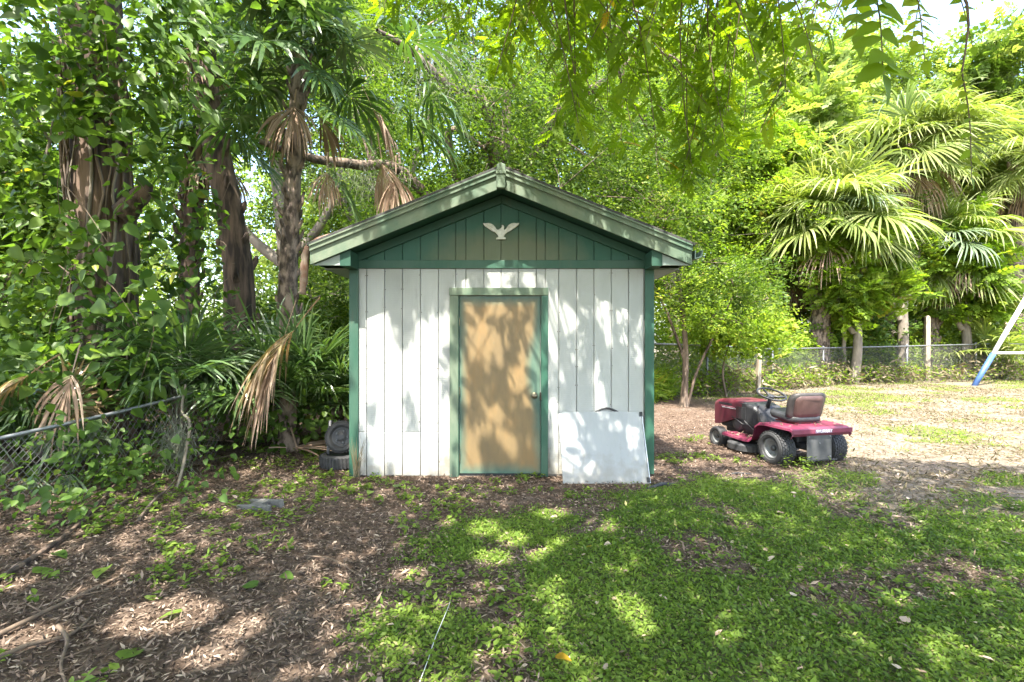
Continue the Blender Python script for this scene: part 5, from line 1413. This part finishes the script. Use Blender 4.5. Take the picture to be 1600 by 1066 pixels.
for q in P[rg.integers(0, n, 260)]:
    a = nodes[np.argmin(np.linalg.norm(nodes - q, axis=1))]
    tw.tube(smooth_path([a - sb, (a + q) / 2 + np.array([0, 0, .15]) - sb, q - sb], 5), [.014, .011, .008, .006, .003], 4, False)
# branches hanging into view
PP, DD, NN, SS = [], [], [], []
for k in range(125):
    x = rs.choice((rs.uniform(590, 1300), rs.uniform(740, 1270)))
    ye = float(np.interp(x, [600, 760, 830, 900, 1000, 1080, 1150, 1230, 1290], [30, 110, 190, 230, 240, 325, 270, 170, 70])) * rs.uniform(.08, 1.0)
    Yd = rs.uniform(3.2, 5.4)
    e = P3(x, ye, Yd); s0 = P3(x + (rs.uniform(-380, 260) if x > 900 else rs.uniform(-40, 320)), -190 - rs.uniform(0, 120), Yd - rs.uniform(-.3, .7))
    md = lerp(s0, e, .55) + np.array([rs.uniform(-.12, .12), rs.uniform(-.1, .1), .12])
    path = smooth_path([s0, md, e], 16); tw.tube(path - sb, np.linspace(.009, .002, 16), 4, False)
    a = nodes[np.argmin(np.linalg.norm(nodes - s0, axis=1))]
    if k % 3 == 0: tw.tube(smooth_path([a - sb, (a + s0) / 2 - sb + np.array([0, 0, .2]), s0 - sb], 6), np.linspace(.02, .009, 6), 5, False)
    L = np.linalg.norm(np.diff(path, axis=0), axis=1).sum(); m_n = int(L / .056)
    for i in range(m_n):
        t = (i + rs.random() * .5) / m_n
        if t < .3 and i % 3: continue
        f = t * 15; i0 = min(14, int(f)); p = lerp(path[i0], path[i0 + 1], f - i0)
        tg = unit(path[i0 + 1] - path[i0]); sd_ = unit(np.cross(tg, [0.2, 1, 0])) * (1 if i % 2 else -1)
        dd = sd_ * rs.uniform(.5, 1) + tg * .5 + np.array([rs.gauss(0, .3), rs.gauss(0, .4), -.05])
        gxy = p[:2] + SD[:2] * p[2]
        if gap_mask(np.array([gxy[0]]), np.array([gxy[1]]), -.5)[0]: continue
        if gxy[1] > 5.6 and fbm(gxy[0] * 6.5 + 3, gxy[1] * 5.0 + 8, 0, 2) > .5: continue
        PP.append(p); DD.append(dd); NN.append((rs.gauss(0, .45), rs.gauss(-.1, .45), 1.0)); SS.append(rs.uniform(.1, .165))
PP, DD, NN, SS = map(np.array, (PP, DD, NN, SS))
o = place('hanging_foliage', cloud('hanging_foliage', PINNH, PP - sb, basis(DD, NN), SS, np.where(rg.random(len(PP)) > .012, np.clip(rg.normal(.52, .17, len(PP)), 0, .92), 1.0), M['shade']), shade); tag(o, kind='stuff')
# the nearest sprigs: every leaf its own
lm = [np_mesh('leaf', LEAFS[0], LEAFS[1], np.full(len(LEAFS[0]), v), M['shade']) for v in (.35, .5, .65, .85)]
for (x0, y0, x1, y1, Yd, sz_, step, vv) in ((1352, -60, 1380, 112, 1.75, .1, 8.5, 1), (1325, -80, 1338, 50, 1.9, .085, 10, 2), (1415, -60, 1445, 92, 2.1, .06, 7, 3), (1440, -60, 1425, 60, 2.3, .06, 8, 3), (1475, -60, 1520, 70, 2.6, .055, 11, 2), (1503, 110, 1518, 275, 2.3, .05, 10, 3),
                                        (1210, -60, 1275, 105, 2.3, .085, 12, 1), (1120, -60, 1190, 130, 2.5, .08, 13, 1), (1290, -80, 1262, 60, 2.4, .075, 12, 2), (1040, -80, 1010, 60, 2.6, .075, 14, 1)):
    a, b = P3(x0, y0, Yd), P3(x1, y1, Yd); md = (a + b) / 2 + np.array([.03, .02, .04]); path = smooth_path([a, md, b], 14)
    up_ = a + np.array([rs.uniform(-.4, .2), -.3, 1.2]) if y0 < 0 else P3(1490, -40, 2.3)
    tw.tube(np.concatenate([smooth_path([up_, (up_ + a) / 2 + np.array([.05, 0, .05]), a], 6)[:-1], path]) - sb, np.concatenate([np.linspace(.008, .004, 5), np.linspace(.004, .0015, 14)]), 5, False)
    nlf = max(5, int(np.hypot(x1 - x0, y1 - y0) / step))
    for i in range(nlf + 1):
        f = min(i / nlf * 13, 12.99); p = lerp(path[int(f)], path[int(f) + 1], f - int(f)); s_ = 1 if i % 2 else -1
        dd = np.array([s_ * rs.uniform(.6, 1.0), rs.uniform(-.5, .3), rs.uniform(-.75, -.2)]) if i < nlf else np.array([.2, -.1, -1.0])
        Bm = basis(np.array([dd]), np.array([[rs.gauss(0, .35), rs.gauss(-.75, .3), .6]]))[0]; s = sz_ * rs.uniform(.75, 1.2)
        M4 = Matrix.Identity(4)
        for q in range(3):
            for c in range(3): M4[q][c] = Bm[q][c] * s
            M4[q][3] = p[q] - sb[q]
        placem('leaf', lm[min(3, max(0, vv + rs.choice((-1, 0, 0, 1))))], M4, shade)
tag(tw.build('twigs', M['twig'], shade), kind='stuff')

# ------------------------------------------------------------------ ground cover, litter, fallen things
rg = np.random.default_rng(55)
def scatter(x0, x1, y0, y1, n, wfun):
    x, y = rg.uniform(x0, x1, n), rg.uniform(y0, y1, n)
    k = (np.abs(x) < 1.12 * y + 2.6) & (rg.random(n) < wfun(x, y))
    inshed = (np.abs(x - XC) < 1.68) & (y > Y0 - .01) & (y < Y0 + DEPTH + .1)
    k &= ~inshed
    x, y = x[k], y[k]
    return np.stack([x, y, ground_h(x, y)], 1)
P = scatter(-2.4, 10.5, .9, 7.6, 800000, lambda x, y: masks(x, y)[0] * (1 - masks(x, y)[1] * .6) * sstep(8, 5.5, y))
n = len(P); P[:, 2] += rg.random(n) ** 2 * .03
d = rg.normal(size=(n, 3)); d[:, 2] = np.abs(d[:, 2]) * .45 + .05
patch = fbm(P[:, 0] * 1.3 + 2, P[:, 1] * 1.3 + 4, 0, 3) - .5
o = place('ground_cover', cloud('ground_cover', leaf2(.25), P, basis(d, rg.normal(size=(n, 3)) * .45 + np.array([0, 0, 1])), rg.uniform(.013, .034, n) * (1 + .8 * (rg.random(n) > .96)), np.where(rg.random(n) > .02, np.clip(rg.normal(.48, .15, n) + patch * .8, 0, .9), 1), M['grass'])); tag(o, 'low green grass and weeds covering the near yard', 'grass', kind='stuff')
P = scatter(2.0, 20, 4.0, 19, 150000, lambda x, y: masks(x, y)[1] * (.35 + .65 * sstep(.45, .55, fbm(x * 1.2, y * 1.6 + 8, 0, 3))))
n = len(P); d = rg.normal(size=(n, 3)); d[:, 2] = np.abs(d[:, 2]) * .35
o = place('dry_grass', cloud('dry_grass', BLADE, P, basis(d, rg.normal(size=(n, 3)) * .4 + np.array([0, 0, 1])), rg.uniform(.04, .1, n), np.clip(rg.normal(.48, .27, n), 0, 1), M['dry'])); tag(o, 'dry straw coloured grass on the sunny sandy yard', 'grass', kind='stuff')
P = scatter(3.0, 20, 4.6, 19, 160000, lambda x, y: masks(x, y)[0] * masks(x, y)[1] * 1.5)
n = len(P); d = rg.normal(size=(n, 3)); d[:, 2] = np.abs(d[:, 2]) * .6 + .1
o = place('green_tufts', cloud('green_tufts', leaf2(.13), P, basis(d, rg.normal(size=(n, 3)) * .4 + np.array([0, 0, 1])), rg.uniform(.03, .08, n), np.clip(rg.normal(.65, .2, n), 0, 1), M['grass'])); tag(o, 'scattered green tufts on the sunny yard', 'grass', kind='stuff')
P = scatter(-9, 5.5, .9, 12.5, 660000, lambda x, y: np.clip((1 - masks(x, y)[0]) * (1 - .75 * masks(x, y)[1]), .05, 1) * np.clip(sstep(13, 4, y) * (.55 + .45 * sstep(4.5, 3.2, y)), 0, 1))
n = len(P); P[:, 2] += rg.random(n) * .022
d = rg.normal(size=(n, 3)); d[:, 2] *= .35; sc = rg.uniform(.014, .052, n) * (1 + .5 * (rg.random(n) > .95))
o = place('leaf_litter', cloud('leaf_litter', leaf2(.125), P, basis(d, rg.normal(size=(n, 3)) * .45 + np.array([0, 0, 1])), sc, np.clip(rg.normal(.45, .22, n), 0, .93), M['litter'])); tag(o, 'brown leaf litter and bark chips over the shaded yard', 'leaf litter', kind='stuff')
# sprigs of weeds in the litter
C = scatter(-6, 3.2, 1.7, 8, 4200, lambda x, y: (1 - masks(x, y)[0]) * (1 - masks(x, y)[1]) * sstep(.42, .56, fbm(x * 1.4 + 31, y * 1.4, 0, 3)) * .8)
C2 = np.array([[3.5 + rg.normal(0, .3), 6.02 + rg.normal(0, .05), 0] for k in range(16)]); C2[:, 2] = ground_h(C2[:, 0], C2[:, 1]); C = np.concatenate([C, C2])
j = np.repeat(np.arange(len(C)), 10); n = len(j); P = C[j] + rg.normal(size=(n, 3)) * np.array([.022, .022, .0]); P[:, 2] += rg.random(n) * (.05 + .1 * (j >= len(C) - 16))
d = rg.normal(size=(n, 3)); d[:, 2] = np.abs(d[:, 2]) * .4
o = place('weed_sprigs', cloud('weed_sprigs', LEAF6, P, basis(d, rg.normal(size=(n, 3)) * .3 + np.array([0, 0, 1])), rg.uniform(.02, .055, n), np.clip(rg.normal(.6, .16, n), 0, .92), M['grass'])); tag(o, 'small green weeds sprouting through the litter', 'weeds', kind='stuff')

def dropped(name, label, group, pts, sizes, mat, vals, tm):
    for i, (x, y) in enumerate(pts):
        me = np_mesh(name, tm[0], tm[1], np.full(len(tm[0]), vals[i % len(vals)]), mat)
        s = sizes[i % len(sizes)]
        o = place(name, me, None, (x, y, gh(x, y) + .03), (R(rs.uniform(-14, 14)), R(rs.uniform(-14, 6)), rs.uniform(0, 6.28)), (s, s, s))
        tag(o, label, 'leaf', group)
def gp_(px_, py_): Y = 1200 / (py_ - 530); return ((px_ - 800) / 800 * Y, Y)
LV = [((190, 1028), .15, .75, 'vine', 'big green leaf with pale spots lying near the bottom left'), ((285, 955), .12, .8, 'vine', 'pale green leaf lying in the large sunlit patch of litter'),
      ((50, 897), .13, .7, 'vine', 'pale green leaf on the litter just below the long reddish branch'), ((85, 865), .12, .5, 'vine', 'dark green leaf beside the long reddish branch'),
      ((165, 890), .15, .85, 'vine', 'long light green leaf between the litter branches on the left'), ((150, 828), .12, .85, 'vine', 'bright green leaf standing up above the long reddish branch'),
      ((440, 900), .1, .6, 'vine', 'green leaf alone on the litter right of the sunlit patch'), ((402, 918), .11, .45, 'vine', 'dark green leaf at the upper right edge of the sunlit patch'),
      ((440, 770), .12, .85, 'vine', 'pale green leaf fallen just behind the concrete block'), ((580, 768), .1, .8, 'vine', 'pale green leaf on the litter below the left wall of the shed'),
      ((618, 762), .12, .6, 'vine', 'green leaf at the foot of the shed left of the door'), ((620, 825), .1, .8, 'vine', 'yellowish leaf on the litter left of the lawn edge'),
      ((220, 790), .13, .8, 'vine', 'light green leaf by the curved bare stick'), ((868, 1030), .085, 1.0, 'shade', 'orange leaf on the near grass at the bottom centre'),
      ((778, 922), .06, .97, 'litter', 'slim tan leaf on the grass in front of the door'), ((924, 853), .055, .99, 'shade', 'orange brown leaf on the grass in front of the panel'),
      ((1235, 928), .06, .97, 'litter', 'tan leaf on the middle of the right lawn'), ((1410, 967), .08, .8, 'litter', 'long brown leaf on the lawn at right'), ((1404, 1043), .06, .99, 'litter', 'pale tan leaf near the bottom right'),
      ((1245, 772), .06, .97, 'litter', 'pale leaf on the grass just in front of the mower'), ((1250, 885), .06, .6, 'litter', 'dull brown leaf on the lawn below the mower')]
for q, s, v, mt, lab in LV:
    x, y = gp_(*q); tm = LEAFD if mt == 'vine' else LEAFS
    me = np_mesh('fallen_leaf', tm[0], tm[1], np.full(len(tm[0]), v), M[mt])
    o = place('fallen_leaf', me, None, (x, y, gh(x, y) + .03), (R(rs.uniform(-14, 14)), R(rs.uniform(-14, 6)), rs.uniform(0, 6.28)), (s, s, s)); tag(o, lab, 'leaf', 'fallen leaves')
P = scatter(-5, 6, 1.7, 6.5, 420, lambda x, y: 1 + 0 * x); n = len(P); P[:, 2] += .02; d = rg.normal(size=(n, 3)); d[:, 2] *= .2
o = place('scattered_leaves', cloud('scattered_leaves', LEAF6, P, basis(d, rg.normal(size=(n, 3)) * .3 + np.array([0, 0, 1])), rg.uniform(.03, .065, n), np.clip(rg.normal(.75, .2, n), 0, 1), M['litter'])); tag(o, 'tan leaves scattered over lawn and litter', 'leaves', kind='stuff')

def stick(label, pts, r, mat='twig', name='fallen_branch'):
    pts = np.array([[x, y, gh(x, y) + h] for x, y, h in pts]); b = pts[0].copy()
    m = MB(); m.tube(smooth_path(pts - b, 18), np.linspace(r, r * .45, 18), 7, wob=.12)
    for k in range(2):
        i = rs.randrange(5, 14); p = smooth_path(pts - b, 18)[i]; q = p + np.array([rs.uniform(-.15, .15), rs.uniform(-.12, .12), rs.uniform(.0, .06)])
        m.tube([p, q], [r * .4, r * .15], 5)
    o = m.build(name, M[mat], None, smooth=True); o.location = tuple(b); tag(o, label, 'branch')
def gq(px_, py_, h): return (*gp_(px_, py_), h)
stick('long reddish branch lying from the left edge toward the fence', [gq(-60, 940, .02), gq(60, 868, .03), gq(130, 818, .03), gq(180, 770, .06)], .021, 'bark_red')
stick('thin branch lying parallel below the long reddish branch', [gq(-50, 1010, .02), gq(60, 960, .03), gq(190, 900, .02)], .016)
stick('thick brown branch along the bottom left edge', [gq(-40, 1040, .02), gq(40, 1006, .03), gq(110, 985, .02), gq(140, 960, .02)], .014)
stick('crooked short branch standing up near the bottom left corner', [gq(90, 975, .03), gq(105, 1000, .04), gq(95, 1030, .02), (-1.95, 2.25, .01)], .011)
stick('curved bare stick below the fence moss', [gq(215, 815, .02), gq(240, 790, .06), gq(262, 775, .09), gq(285, 745, .05)], .014, 'bark')
stick('slim stick leaning in the litter toward the fence', [gq(150, 815, .02), gq(220, 775, .04), gq(300, 735, .05), gq(370, 715, .04)], .013)
stick('dark thin twig curving across the litter by the lawn edge', [gq(480, 868, .02), gq(520, 880, .05), gq(555, 895, .03), gq(590, 900, .01)], .006)
# pale stick leaning on the sagging fence
m = MB(); m.tube(smooth_path([P3(262, 800, 5.0), P3(285, 730, 5.3), P3(297, 660, 5.55), P3(284, 640, 5.6), P3(290, 598, 5.65)], 18), np.linspace(.018, .012, 18), 7, wob=.12)
o = m.build('leaning_stick', M['bark_grey'], None, smooth=True); tag(o, 'crooked pale stick leaning on the sagging fence', 'stick')
for px0_, py0_, Ya, px1_, py1_, Yb, r_, lab in ((396, 690, 7.2, 382, 585, 7.6, .022, 'thin bare stem rising under the palmetto left of the shed'), (432, 688, 7.0, 408, 640, 7.3, .016, 'short leaning stem in front of the shade plants')):
    m = MB(); a = P3(px0_, py0_, Ya); a[2] = gh(a[0], a[1]) - .02; b = P3(px1_, py1_, Yb); m.tube(smooth_path([a, (a + b) / 2 + np.array([.03, 0, 0]), b], 9), np.linspace(r_, r_ * .6, 9), 6, wob=.1)
    tag(m.build('bare_stem', M['bark_grey'], None, smooth=True), lab, 'stem')
# dry grass tuft on the left corner board
V, F = [], []
for k in range(26):
    a = np.array([rs.uniform(-.03, .03), 0, 0]); b_ = a + np.array([rs.uniform(-.06, .12), rs.uniform(-.06, -.01), rs.uniform(.2, .5)]); m_ = (a + b_) / 2 + np.array([0, -.02, .05]); s_ = np.array([.003, 0, 0]); q = len(V)
    V += [a - s_, a + s_, m_ - s_, m_ + s_, b_ - s_ * .2, b_ + s_ * .2]; F += [(q, q + 1, q + 3, q + 2), (q + 2, q + 3, q + 5, q + 4)]
o = place('dry_tuft', np_mesh('dry_tuft', np.array(V), np.array(F), rg.random(len(V)), M['dry']), None, (-1.72, Y0 - .045, .0)); tag(o, 'tuft of dry grass at the left corner of the shed', 'grass tuft')
